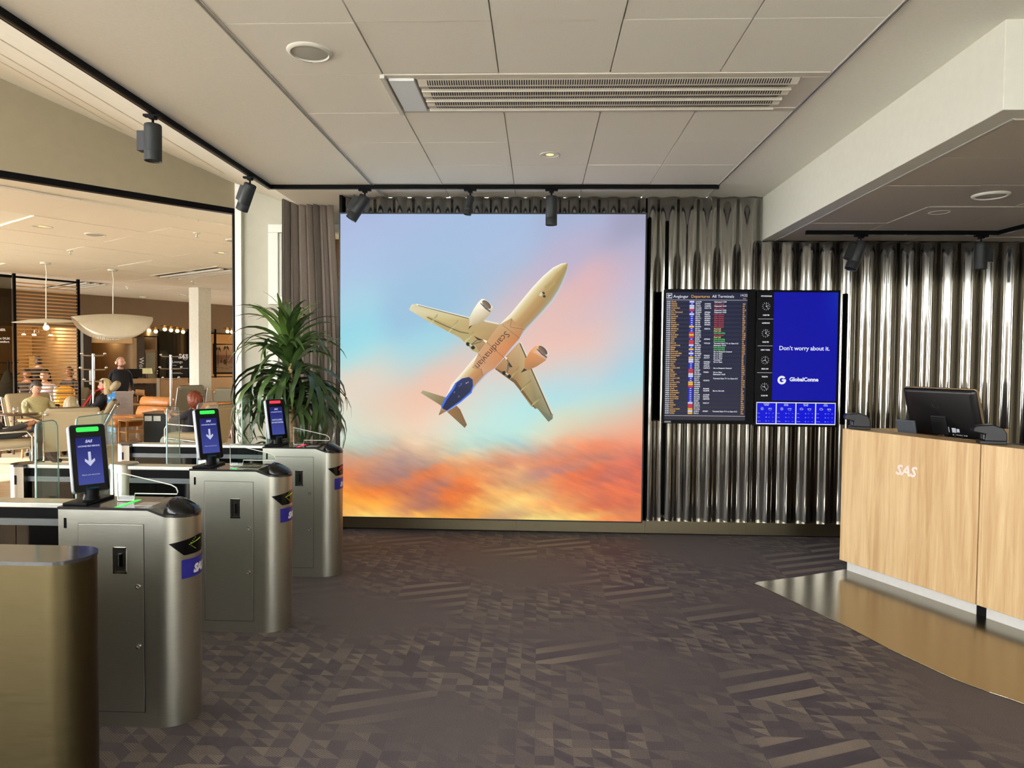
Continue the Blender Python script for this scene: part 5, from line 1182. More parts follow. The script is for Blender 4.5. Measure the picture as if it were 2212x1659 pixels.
# ceiling things of the lounge
for k, (x_, y_) in enumerate(((92, 489), (478, 546), (155+155, 642.5), (398, 637.5))):
    p = at(x_, y_, Z=LZ); o = downlight(['round recessed downlight nearest the black opening frame, in the lounge ceiling', 'round recessed downlight beside the side jamb in the lounge ceiling', 'round downlight low over the big leaf shaped lamp', 'round downlight next to the pillar top', 'round downlight behind the glass panel with lettering'][k], p, .11)
for k, (x_, y_) in enumerate(((206, 506), (508, 519), (412, 585.5))): speaker(['flat round ceiling speaker over the hanging lamps in the lounge', 'round ceiling speaker half hidden by the opening side', 'round ceiling speaker above the pillar in the lounge'][k], at(x_, y_, Z=LZ), .12, 0)
for k, (x_, y_) in enumerate(((151, 541), (425, 503), (275.5, 619), (417, 608))):
    p = at(x_, y_, Z=LZ); o = thing('sprinkler', ['small ceiling sprinkler above the nearer hanging lamp', 'small ceiling sprinkler nearest the opening side', 'small ceiling sprinkler over the leather chair', 'small ceiling sprinkler in front of the pillar top'][k], 'sprinkler', p)
    MB().lathe([(.001, .002), (.045, .002), (.04, -.012), (.012, -.018), (.012, -.05), (.03, -.054), (.03, -.058), (.001, -.058)], 12).build('head', WHITE, o, smooth=40)
def beam_vent(lab, x0_, y0_, ln_, wd_):
    p = at(x0_, y0_, Z=LZ); o = thing('ceiling_vent', lab, 'vent', p, math.atan2(LN_.y, LN_.x))
    MB().box(0, ln_, -wd_/2, wd_/2, -.008, .004).build('plate', VM, o, bevel=.002)
    for k in (-.28, .05, .36): MB().box(.12, ln_-.1, k*wd_, k*wd_+.06, -.035, -.006).build('blade_rail', mat('vent_bright_rail', (226, 222, 208)), o)
    MB().box(.1, ln_-.08, -wd_/2+.03, wd_/2-.03, -.0095, -.008).build('slots', mat('vent_slot_dark', (46, 42, 38)), o)
beam_vent('long slotted ventilation panel in the lounge ceiling near the pillar', 356, 598.5, 2.3, .55); beam_vent('long slotted ventilation panel behind the slatted screen top', 112, 623, 2.3, .55)

# slatted screen and glass panel
SL0, SL1 = Vector((-9.65, 12.44, 0)), Vector((-9.06, 13.35, 0)); su = (SL1-SL0).normalized()
ss = thing('slatted_screen', 'tall screen of thin wooden slats between black posts', 'screen')
for p in (SL0, SL1): MB().bar(p, p+Vector((0, 0, LZ-.006)), .06, .045, up=su).build('post', BLACK, ss)
zt_ = at(100, 604, P=(SL0, Vector((su.y, -su.x, 0)))).z; MB().bar(SL0+Vector((0, 0, zt_)), SL1+Vector((0, 0, zt_)), .04, .035).build('top_bar', BLACK, ss)
SLW = wood('slat_wood', (172, 124, 76), (206, 160, 106), (3, 3, 20)); zb_ = at(100, 893, P=(SL0, Vector((su.y, -su.x, 0)))).z; ns = 38; sme = None
for k in range(ns):
    z = zt_-.1-(zt_-.1-zb_)*k/(ns-1)
    if sme is None:
        q = MB().bar(Vector((0, 0, 0)), SL1-SL0, .022, .022).build('slat', SLW, ss); sme = q.data
    else: q = bpy.data.objects.new('slat', sme); C.objects.link(q); q.parent = ss
    q.location = (SL0.x, SL0.y, z)
gpn = thing('glass_screen', 'black framed glass panel with white lettering beside the slatted screen', 'screen')
ga_, gb_ = SL0-su*.04, SL0-su*2.6; wn_ = Vector((su.y, -su.x, 0))
MB().bar(gb_+Vector((0, 0, zt_)), ga_+Vector((0, 0, zt_)), .045, .05).build('top_bar', BLACK, gpn); MB().bar(gb_+Vector((0, 0, 0)), gb_+Vector((0, 0, LZ-.006)), .06, .045, up=su).build('post', BLACK, gpn)
MB().bar((ga_+gb_)/2+Vector((0, 0, .3)), (ga_+gb_)/2+Vector((0, 0, zt_)), 2.5, .008, up=su) if False else None
m = MB(); m.add([ga_, gb_, gb_+Vector((0, 0, zt_)), ga_+Vector((0, 0, zt_))], [(0, 1, 2, 3)]); m.v += [v+wn_*.008 for v in m.v[:4]]; m.f += [[7, 6, 5, 4]]; m.m += [0]; m.build('pane', glass('smoked_glass', (160, 154, 140), .4), gpn)
for z in (.72, .60): MB().bar(gb_+Vector((0, 0, z)), ga_+Vector((0, 0, z)), .03, .03).build('rail', SLW, gpn)
m = MB()
for t_, xr_, yb_l, s_ in (('NER', 12, 715, .058), ('at DUX', 21.5, 733.5, .053), ('omfort', 20, 740.5, .053)):
    p = at(xr_, yb_l, P=(SL0+wn_*.012, wn_)); m.text(t_, s_, frame(p, su, (0, 0, 1)), align='RIGHT', offset=.002)
m.build('glass_lettering', mat('white_vinyl', (236, 236, 240)), gpn)

# hanging lamps
SHADE = mat('pale_metal_shade', (222, 214, 192), .35, .35, var=.04, scale=6)
def leaf_lamp(lab, cup, cz, ln_, wd_, ang, yaw, tilt, roll):
    p = at(cup[0], cup[1], Z=LZ); o = thing('pendant_lamp', lab, 'lamp', p, yaw)
    MB().lathe([(.001, 0), (.075, 0), (.075, -.03), (.001, -.034)], 20).build('ceiling_cup', WHITE, o, smooth=40)
    z = cz-LZ; MB().tube([(.0, 0, -.03), (.012, 0, -.16), (.004, 0, -.4), (0, 0, z)], .0075, 6).build('cord', mat('white_cord', (236, 230, 214), .5), o, smooth=60)
    M = T(0, 0, z) @ RZ(roll) @ RY(tilt)
    def sh(u, v):
        s = -1+2*u; t = (-1+2*v)*ang; w_ = wd_*math.sqrt(max(0, 1-abs(s)**2.3))+.004
        R_ = wd_/rad(ang)*.5 if ang < 60 else wd_*.62
        th = rad(t)*(w_/wd_); return M @ Vector((s*ln_/2, -math.sin(th)*R_, math.cos(th)*R_-R_-.05*s*s))
    q = MB().grid(sh, 36, 20).build('shade', SHADE, o, smooth=180); sm_ = q.modifiers.new('t', 'SOLIDIFY'); sm_.thickness = .006
    m = MB()
    for sd in (0, 1):
        for k in range(3, 38): a = sh(k/40, sd); b = sh(k/40, .03 if sd == 0 else .97); m.bar(b, a+(a-b)*.12, .008, .005)
    m.build('rim_fringe', SHADE, o, kind='stuff')
    MB().lathe([(.03, .03), (.03, -.02), (.05, -.03), (.001, -.035)], 12, M=T(0, 0, z-.07)).build('lamp_holder', CHROME, o); MB().ell((0, 0, z-.14), .045, 10, 8).build('bulb', BULB, o); lamp_point(o, (0, 0, z-.2), 3)
leaf_lamp('shallow curved hanging lamp in front of the slatted screen', (98, 567), at(98, 689, Y=11.0).z, .92, .34, 40, rad(38), -3, 0)
leaf_lamp('big folded leaf shaped hanging lamp with bright fringe', (243, 582), at(243, 679, Y=11.86).z, 1.24, .72, 88, rad(32), -2, 8)
o = thing('chandelier', 'small chandelier of bent arms behind the slatted screen', 'lamp', FM @ Vector((fs_(84, 745, -1.9), 1.9, 2.62)))
m = MB(); m.tube([(0, 0, 0), (.02, 0, -.2), (0, 0, -.42)], .006, 5)
for k in range(5): a = k*1.257; m.tube([(0, 0, -.40), (.16*math.cos(a), .16*math.sin(a), -.30), (.3*math.cos(a), .3*math.sin(a), -.34), (.32*math.cos(a), .32*math.sin(a), -.42)], .008, 5)
m.build('arms', CHROME, o)
for k in range(5): a = k*1.257; MB().lathe([(.015, .03), (.05, -.02), (.045, -.025), (.001, -.01)], 10, M=T(.32*math.cos(a), .32*math.sin(a), -.44)).build('cup', BULB, o)

# coat stands
def coat_stand(lab, px_, Y, h, m_, rz):
    p = at(px_, 860, Y=Y); o = thing('coat_stand', lab, 'coat stand', (p.x, Y, 0), rz)
    MB().tube([(0, 0, .02), (0, 0, h)], .022, 10).build('pole', m_, o, smooth=60); MB().lathe([(.001, 0), (.22, 0), (.2, .018), (.03, .03), (.001, .03)], 24).build('foot', m_, o, smooth=40)
    for z, L in ((h-.03, .17), (h-.27, .19), (h-.47, .14)):
        m = MB(); m.tube([(-L, 0, z+.02), (-L*.9, 0, z), (0, 0, z-.005), (L*.9, 0, z), (L, 0, z+.025)], .012, 6); m.ell((-L, 0, z+.03), .022, 8, 6); m.ell((L, 0, z+.035), .022, 8, 6); m.build('hook_arm', m_, o, smooth=60)
    return o
coat_stand('silver coat stand between the slatted screen and the info panel', 202, 11.6, 1.66, CHROME, .5)
coat_stand('silver coat stand in front of the wall screen, behind the tan leather chair', 369, 13.2, 1.66, CHROME, .6)
coat_stand('dark coat stand behind the glass panel with lettering', 19, 14.2, 1.5, DARKG, .6)
p = at(17, 840, Y=14.05); o = MB().loft([[(p.x+r_*math.cos(a)*1.0, 14.05+r_*.5*math.sin(a), z) for a in [k*math.pi/6 for k in range(12)]] for z, r_ in ((.35, .3), (.5, .31), (.9, .22), (1.25, .08), (1.32, .02))]).build('grey_coat', mat('coat_grey', (92, 88, 78), .9, bump=.4), smooth=80); tag(o, 'grey coat hanging on the dark coat stand', 'coat')

# ------------------------------------------------------------------ lounge furniture
CANV = mat('beige_canvas', (176, 160, 128), .9, var=.08, scale=300, bump=.3); CUSH = mat('beige_cushion', (160, 144, 114), .9, var=.08, scale=200, bump=.3)
GREYC = mat('grey_green_canvas', (140, 134, 112), .9, var=.06, scale=250, bump=.3); LEA = mat('cognac_leather', (196, 128, 66), .32, var=.12, scale=14, bump=.25); ORA = mat('orange_fabric', (206, 116, 30), .85, var=.1, scale=120)
TBW = wood('table_beech', (196, 146, 92), (222, 176, 120), (4, 4, 18), .4)
def steel_chair(lab, px_, Y, rz, fab, cush_, w_=.72, bh=.80, lean=20, seat=.36, wheels=True, frame_m=None):
    p = at(px_, 900, Y=Y); o = thing('lounge_chair', lab, 'chair', (p.x, Y, 0), rad(rz)); fm = frame_m or CHROME
    M = T(0, .24, seat-.06) @ RX(-lean); L = (bh-seat+.06)/math.cos(rad(lean))
    m = MB(); m.box(-w_/2, w_/2, 0, .02, -.1, L, M=M); m.build('back_panel', fab, o, bevel=.008)
    m = MB(); cush(m, (0, -.05, L/2+.04), (w_*.95, .1, L*1.02), .045, M=M); m.build('back_cushion', cush_, o, smooth=50)
    m = MB(); 
    for i in range(3):
        for j in range(4): m.ell((-.22+.22*i, -.1, .12+.13*j), (.012, .006, .012), 6, 4, M=M)
    m.build('cushion_buttons', cush_, o)
    m = MB(); cush(m, (0, -.06, seat), (w_*.95, .62, .12), .05); m.build('seat_cushion', cush_, o, smooth=50)
    for s_ in (-1, 1):
        x = s_*(w_/2+.012); b0 = M @ Vector((0, .01, -.12)); b1 = M @ Vector((0, .01, L+.01))
        m = MB(); m.tube([(x, b1.y, b1.z), (x, b0.y, b0.z), (x, .22, .06), (x, .24, .03)], .013, 8); m.tube([(x, b0.y-.02, seat-.06), (x, -.33, seat-.02), (x, -.36, .22), (x, -.36, .03)], .013, 8)
        m.tube([(x, .16, seat+.18), (x, -.3, seat+.2), (x, -.36, seat+.12), (x, -.36, .2)], .013, 8); m.build('side_frame', fm, o, smooth=60)
        MB().ell((s_*(w_/2-.03), b1.y+.012, b1.z-.04), (.03, .012, .02), 10, 6).build('corner_clip', fm, o)
        if wheels:
            for y_ in (.24, -.36): MB().lathe([(.001, -.016), (.03, -.016), (.034, 0), (.03, .016), (.001, .016)], 14, M=T(x, y_, .034) @ RY(90)).build('castor', GLOSSB, o, smooth=40)
    MB().tube([(-w_/2, .22, seat-.12), (w_/2, .22, seat-.12)], .011, 6).build('cross_bar', fm, o); return o
steel_chair('beige canvas lounge chair seen from behind, holding the grey haired woman', 159, 10.25, 214, CANV, CUSH)
steel_chair('beige buttoned lounge chair under the woman with the phone', 88, 11.25, 62, CANV, CUSH, bh=.92)
steel_chair('beige lounge chair under the reclining woman with red scarf', 182, 11.6, -62, CANV, CUSH, bh=.80, lean=26)
steel_chair('grey green high lounge chair standing empty by the pillar', 392, 14.3, -120, GREYC, GREYC, w_=.62, bh=.98, lean=12)
steel_chair('beige lounge chair under the red haired woman', 432, 11.0, -100, CANV, CUSH, bh=.80)
steel_chair('grey green lounge chair in front of the orange armchair', 500, 14.8, 200, GREYC, GREYC, w_=.66, bh=.92, lean=10)
steel_chair('beige lounge chair at the picture edge under the person with a tablet', 8, 9.55, 122, CANV, CUSH, bh=.9, lean=28)
def leather_chair(lab, px_, Y, rz, w_=.80):
    p = at(px_, 900, Y=Y); o = thing('leather_chair', lab, 'chair', (p.x, Y, 0), rad(rz))
    M = T(0, .26, .36) @ RX(-24)
    for z, h, t_ in ((.13, .24, .13), (.355, .2, .14)): m = MB(); cush(m, (0, 0, z), (w_, t_, h), .055, M=M); m.build('back_cushion', LEA, o, smooth=50)
    m = MB(); cush(m, (0, -.06, .36), (w_, .34, .13), .05); m.build('seat_cushion', LEA, o, smooth=50); m = MB(); cush(m, (0, -.36, .375), (w_, .26, .13), .05); m.build('seat_cushion', LEA, o, smooth=50)
    for x in (-.3, .3):
        for y_ in (.18, -.36): MB().tube([(x, y_, .3), (x*1.12, y_*1.1, 0)], .011, 6).build('leg', CHROME, o)
    return o
leather_chair('tan leather easy chair with segmented cushions behind the ottoman', 303, 13.9, -18, .84)
leather_chair('tan leather easy chair behind the red haired woman', 459, 13.2, -150)
p = at(262, 900, Y=12.9); o = thing('leather_ottoman', 'tan leather footstool in front of the leather easy chair', 'footstool', (p.x, 12.9, 0), rad(-38))
m = MB(); cush(m, (0, 0, .37), (.78, .52, .14), .06); m.build('cushion', LEA, o, smooth=50)
for x in (-.28, .28):
    for y_ in (-.18, .18): MB().tube([(x, y_, .31), (x*1.1, y_*1.1, 0)], .01, 6).build('leg', CHROME, o)
p = at(487, 860, Y=16.6); o = thing('orange_armchair', 'orange fabric armchair behind the grey green chair', 'chair', (p.x, 16.6, 0), rad(40))
m = MB(); cush(m, (0, .3, .55), (.85, .18, .6), .07); m.build('backrest', ORA, o, smooth=50); m = MB(); cush(m, (0, -.05, .33), (.7, .6, .2), .06); m.build('seat', ORA, o, smooth=50)
for s_ in (-1, 1): m = MB(); cush(m, (s_*.42, -.02, .42), (.16, .75, .42), .06); m.build('armrest', ORA, o, smooth=50)
for x in (-.35, .35):
    for y_ in (-.3, .3): MB().tube([(x, y_, .22), (x, y_, 0)], .018, 6).build('leg', TBW, o)
def round_table(lab, px_, Y, r_, h, leg=.022, n=4, top=None):
    p = at(px_, 900, Y=Y); o = thing('side_table', lab, 'table', (p.x, Y, 0), .4)
    MB().lathe([(.001, h-.025), (r_-.01, h-.025), (r_, h-.015), (r_, h-.004), (r_-.006, h), (.001, h)], 28).build('table_top', top or TBW, o, smooth=40)
    for k in range(n): a = k*2*math.pi/n+.5; MB().tube([(r_*.72*math.cos(a), r_*.72*math.sin(a), h-.02), (r_*.86*math.cos(a), r_*.86*math.sin(a), 0)], leg*.7, 8).build('leg', top or TBW, o, smooth=60)
    return o
round_table('round beech coffee table beside the knees of the woman with the phone', 92, 10.7, .33, at(92, 904, Y=10.7).z); round_table('smaller round beech table tucked beside the beige chair', 100, 10.6, .22, at(100, 921, Y=10.6).z, .018)
tz_ = at(40, 893, Y=10.75).z; tb = round_table('dark round side table with a drinking glass at the lounge edge', 38, 10.75, .28, tz_, top=mat('walnut_top', (92, 66, 46), .35))
WG = glass('drinking_glass', (240, 240, 236), 2.2)
def tumbler(lab, x, y, z, stem=False):
    o = thing('drinking_glass' if not stem else 'wine_glass', lab, 'glass', (x, y, z))
    if stem: MB().lathe([(.034, 0), (.034, .003), (.005, .006), (.005, .07), (.02, .09), (.038, .12), (.036, .16), (.031, .18)], 16).build('bowl', WG, o, smooth=60)
    else: MB().lathe([(.001, 0), (.032, 0), (.042, .03), (.04, .07), (.034, .1)], 16).build('bowl', WG, o, smooth=60); MB().lathe([(.001, .004), (.03, .004), (.038, .024), (.001, .025)], 14).build('drink', mat('pale_drink', (196, 170, 120), .2), o, smooth=60)
    return o
q = at(33, 893, Y=10.7); tumbler('small stemless glass with a pale drink on the dark side table', q.x, 10.7, tz_)
q = at(52, 893, Y=10.8); tumbler('wine glass on the dark side table before the beige chair', q.x, 10.8, tz_, True)
p = at(296, 905, Y=12.6); o = thing('wooden_table', 'small beech frame table in front of the leather footstool', 'table', (p.x, 12.6, 0), rad(52))
zt2 = at(296, 906, Y=12.6).z; MB().box(-.26, .26, -.2, .2, zt2-.022, zt2).build('table_top', TBW, o, bevel=.004)
for x in (-.24, .24):
    for y_ in (-.18, .18): MB().box(x-.016, x+.016, y_-.016, y_+.016, 0, zt2-.022).build('leg', TBW, o)
MB().box(-.24, .24, -.18, .18, .22, .235).build('shelf', TBW, o)
o = thing('magazine', 'pale magazine lying on the small beech frame table', 'magazine', (p.x+.02, 12.6, zt2), rad(30)); MB().box(-.1, .1, -.14, .14, 0, .008).build('pages', WHITE, o)
p = at(352, 905, Y=12.3); zt3 = at(352, 889, Y=12.3).z; o = thing('dark_console', 'dark box table with a wooden top and white labels before the red haired woman', 'table', (p.x, 12.3, 0), rad(8))
MB().box(-.23, .23, -.26, .26, .05, zt3-.02).build('body', DARKG, o, bevel=.005); MB().box(-.25, .34, -.28, .28, zt3-.02, zt3).build('table_top', mat('walnut_top2', (126, 94, 64), .35), o, bevel=.004)
for x in (-.21, -.06): MB().box(x, x+.12, -.263, -.26, zt3-.15, zt3-.06).build('label', mat('label_white', (206, 210, 204), .6), o)
p = at(262, 880, Y=14.6); o = thing('info_totem', 'standing info panel with blue sky face and pale grey face', 'sign', (p.x, 14.6, 0), rad(30)); zt4 = at(260, 846, Y=14.6).z
e0, e1, e2_ = Vector((at(232, 880, Y=14.65).x-p.x, .05, 0)), Vector((at(249.5, 880, Y=14.4).x-p.x, -.2, 0)), Vector((at(288, 880, Y=14.7).x-p.x, .1, 0)); o.rotation_euler = (0, 0, 0)
MB().prism([(e0.x, e0.y), (e1.x, e1.y), (e2_.x, e2_.y), ((e0.x+e2_.x)/2, .25)], .0, zt4).build('column', mat('pale_grey_board', (186, 178, 176), .6), o)
def face(u, v, k=1): q = e0+(e1-e0)*u; n_ = Vector(((e1-e0).y, -(e1-e0).x, 0)).normalized(); n_ = n_ if n_.dot(EYEV-p) > 0 else -n_; q = q+n_*.003*k; return (q.x, q.y, zt4*(1-v)+.0)
MB().grid(lambda u, v: face(u, v*.98+.01), 6, 40, col=lambda u, v: lin(mix((24, 120, 186), (96, 176, 214), min(1, v*1.6)) if v < .55+.1*noise.noise(Vector((u*3, v*9, 1))) else mix((60, 130, 176), (226, 236, 240), max(0, min(1, .5+noise.noise(Vector((u*4, v*14, 5)))*1.4))))).build('sky_face', print_attr('picture_print'), o)
m = MB(); fx = Vector(face(1, .2, 2))-Vector(face(0, .2, 2)); m.text('SAS', .07, frame(face(.12, .19, 2), fx, (0, 0, 1)), shear=.28, offset=.004); m.text('Lounge', .045, frame(face(.25, .30, 2), fx, (0, 0, 1)), offset=.002)
cc_ = Vector(face(.76, .165, 2)); fxn = fx.normalized()
for k in range(12): a = k*math.pi/6; m.bar(cc_+fxn*.035*math.cos(a)+Vector((0, 0, .035*math.sin(a))), cc_+fxn*.035*math.cos(a+.55)+Vector((0, 0, .035*math.sin(a+.55))), .006, .002, up=(0, 1, 0))
m.build('lettering', mat('white_vinyl', (236, 236, 240)), o)
def face2(u, z): q = e1+(e2_-e1)*u; return Vector((q.x, q.y-.003, z))
m = MB()
for k in range(8): a = face2(.2, zt4-.13-.03*k); b = face2(.2+.5*(1 if k % 3 else .8), zt4-.13-.03*k); m.bar(a, b, .008, .002, up=(0, -1, 0))
m.build('text_lines', mat('faint_grey_print', (150, 144, 144), .6), o)
# back rooms: desk with lamp, chairs
o = thing('work_table', 'long wooden work table against the far wall near the door', 'table')
fpanel('table_top', LAM, o, 284, 338, 818, 828, .55, .45); [fpanel('leg', DK2, o, x_, x_+2, 829, 884, .45, .05) for x_ in (287, 334)]
fpanel('rear_panel', DK2, o, 284, 338, 829, 856, .12, .03)
for k, x_ in enumerate((292, 322)):
    p = fw(x_, 850, .9); o = thing('wooden_chair', ['pale wooden chair at the work table, next to the man', 'pale wooden chair with red seat at the work table'][k], 'chair', (p.x, p.y, 0), rad(-35))
    MB().box(-.21, .21, -.21, .21, .43, .46).build('seat', mat('rust_seat', (120, 54, 34), .8) if k else TBW, o, bevel=.006); MB().box(-.22, .22, -.235, -.21, .66, .80).build('backrest', TBW, o, bevel=.006)
    for x in (-.19, .19):
        for y_ in (-.2, .19): MB().box(x-.014, x+.014, y_-.014, y_+.014, 0, .68 if y_ < 0 else .43).build('leg', CHROME, o)
p = fw(318, 813, .3); o = thing('table_lamp', 'small table lamp with cream shade on the work table by the door', 'lamp', (p.x, p.y, fw(311, 818.5, .5).z))
MB().lathe([(.001, 0), (.07, 0), (.07, .015), (.012, .02), (.012, .18)], 12).build('base', DARKG, o, smooth=40); MB().lathe([(.13, .13), (.11, .27), (.105, .27), (.125, .13)], 20).build('lamp_shade', glow('shade_lit', (226, 206, 140), .75), o, smooth=60)
o = thing('computer_monitor', 'small dark screen on the work table behind the man', 'computer', fw(290, 818.5, .3)); MB().box(-.2, .2, -.01, .01, .04, .26, M=RZ(55)).build('display_back', GLOSSB, o); MB().box(-.06, .06, -.05, .05, 0, .04, M=RZ(55)).build('stand', BLACK, o)
o = thing('sanitizer_dispenser', 'white wall dispenser on the dark column behind the coat stand', 'dispenser', fw(196.5, 815, .1), rad(-35)); m = MB(); cush(m, (0, 0, 0), (.09, .07, .38), .03); m.build('body', WHITE, o, smooth=50); MB().box(-.05, .05, .03, .055, -.2, .2).build('bracket', DARKG, o)
# rug
rc_ = at(150, 985, Z=0); M = T(rc_.x, rc_.y, 0) @ RZ(55.06)
o = MB().box(-2.6, 3.0, -2.0, 1.0, 0, .012, M=M).build('rug', mat('pale_lounge_rug', (206, 192, 160), .95, var=.08, scale=160, bump=.4)); tag(o, 'large pale beige rug under the lounge chairs', 'rug')
# ------------------------------------------------------------------ people
SKIN = mat('skin', (206, 158, 130), .55, var=.04, scale=25); SKIN2 = mat('skin_pink', (214, 156, 134), .55, var=.04, scale=25); SKIND = mat('skin_tan', (168, 112, 78), .55, var=.04, scale=25)
EYE = mat('eye_dark', (40, 30, 26), .3); LIP = mat('lips', (168, 92, 82), .5); BROW = mat('brow', (86, 66, 50), .8); EYEW = mat('eye_white', (226, 220, 212), .3)
def hand_nodes(w, d, palm, curl, add, root):
    """palm and five separate bent fingers growing from the wrist node"""
    d = d.normalized(); palm = (palm-d*palm.dot(d)).normalized(); sd = d.cross(palm)
    pm = add(w+d*.045, .026, root, 'skin'); kn = add(w+d*.085, .022, pm, 'skin')
    for k, (o_, L) in enumerate(((-.030, .062), (-.010, .074), (.010, .070), (.028, .055))):
        q = kn; p = w+d*.088+sd*o_; q = add(p, .0095, kn, 'skin'); a = 0
        for j, f in enumerate((.5, .3, .2)):
            a += curl*(1, 1.2, .8)[j]; p = p+(d*math.cos(a)+palm*math.sin(a))*L*f*1.05; q = add(p, .0088-.0008*j, q, 'skin')
    p = w+d*.03-sd*.032; q = add(p, .012, pm, 'skin')
    for j in range(2): p = p+(d*.75-sd*(.5-.4*j)+palm*(.35+.3*j)).normalized()*.032; q = add(p, .0105-.001*j, q, 'skin')
def head_mesh(mb, M, sk):
    """skull, jaw, nose, eyes, mouth and ears; -y is forward"""
    rings = []; n = 20
    for j in range(17):
        t = -math.pi/2+math.pi*j/16; z = .118*math.sin(t); q = max(math.cos(t), .03); r = []
        for k in range(n):
            a = 2*math.pi*k/n; x, y = .076*q*math.cos(a), .095*q*math.sin(a)
            if z < 0: f = 1-.34*(-z/.118)**1.4; x *= f; y = y*f-(.014*(-z/.118) if y < 0 else -.0)
            if y < 0:
                y *= .93
                if -.05 < z < .03 and abs(x) < .022: y -= .022*(1-abs(x)/.022)*max(0, 1-abs(z+.018)/.036)
                if .004 < z < .03 and .016 < abs(x) < .05: y += .006
            r.append((x, y, z))
        rings.append(r)
    mb.loft(rings, 0, M)
    for s in (-1, 1):
        mb.ell((s*.031, -.0785, .014), (.0125, .008, .007), 10, 6, 4, M); mb.ell((s*.031, -.0845, .014), (.0055, .004, .0058), 8, 6, 1, M)
        mb.ell((s*.032, -.083, .033), (.018, .006, .004), 8, 4, 3, M); mb.ell((s*.078, .008, -.005), (.01, .022, .032), 8, 8, 0, M)
    mb.ell((0, -.088, -.052), (.024, .008, .005), 10, 6, 2, M); mb.ell((0, -.086, -.060), (.018, .008, .005), 10, 6, 2, M)
def hair_mesh(mb, M, style):
    n = 40; rings = []; nz = 22
    for j in range(nz+1):
        t = -math.pi*.5+math.pi*j/nz; r = []
        for k in range(n):
            a = 2*math.pi*k/n; c, s = math.cos(a), math.sin(a); z = .118*math.sin(t); q = max(math.cos(t), .02)
            g = 1.13 if style != 'crop' else 1.05; w_ = noise.noise(Vector((c*3, s*3, z*12)))
            x, y, zz = .080*q*c*g, .100*q*s*g+.004, z*1.1+.006
            front = s < -.15
            if style == 'tied' and z < -.025 and s < .45: x *= .84; y *= .8
            if style in ('bob', 'curl'):
                if z < .02 and not front: zz = .02+(z-.02)*1.28; x, y = .094*c*(1+.10*max(0, -z/.118))*min(1, q*2.4), (.110*s+.006)*min(1, q*2.4)
                grv = .006*math.sin(k*2*math.pi/n*9+5*w_+z*20); x += grv*c; y += grv*s
            if style == 'curl':
                w2 = noise.noise(Vector((x*46, y*46, zz*46)))*.026; x += c*(w2+.03); y += s*(w2+.024); zz += w2*.8
            if style == 'tied': grv = .002*math.sin(k*2*math.pi/n*14); x += grv*c; y += grv*s
            if front: 
                lim = {'bob': .055, 'curl': .05, 'crop': .075, 'tied': .06}[style]
                if zz < lim: y = max(y, -.012); x *= .74
            r.append((x, y, zz))
        rings.append(r)
    if style == 'curl':
        rings = []
        for j in range(29):
            t = -math.pi*.5+math.pi*j/28; r = []
            for k in range(56):
                a = 2*math.pi*k/56; d = Vector((math.cos(t)*math.cos(a), math.cos(t)*math.sin(a), math.sin(t)))
                g = 1+.16*noise.noise(d*9+Vector((3, 1, 2)))+.10*noise.noise(d*21); x, y, z = d.x*.118*g, d.y*.125*g+.022, d.z*.15*g-.012
                if y < -.04 and z < .055: y = -.035; x *= .9
                r.append((x, y, z))
            rings.append(r)
    mb.loft(rings, 0, M)
    if style == 'tied': mb.ell((0, .108, .0), (.028, .03, .03), 10, 8, 0, M)
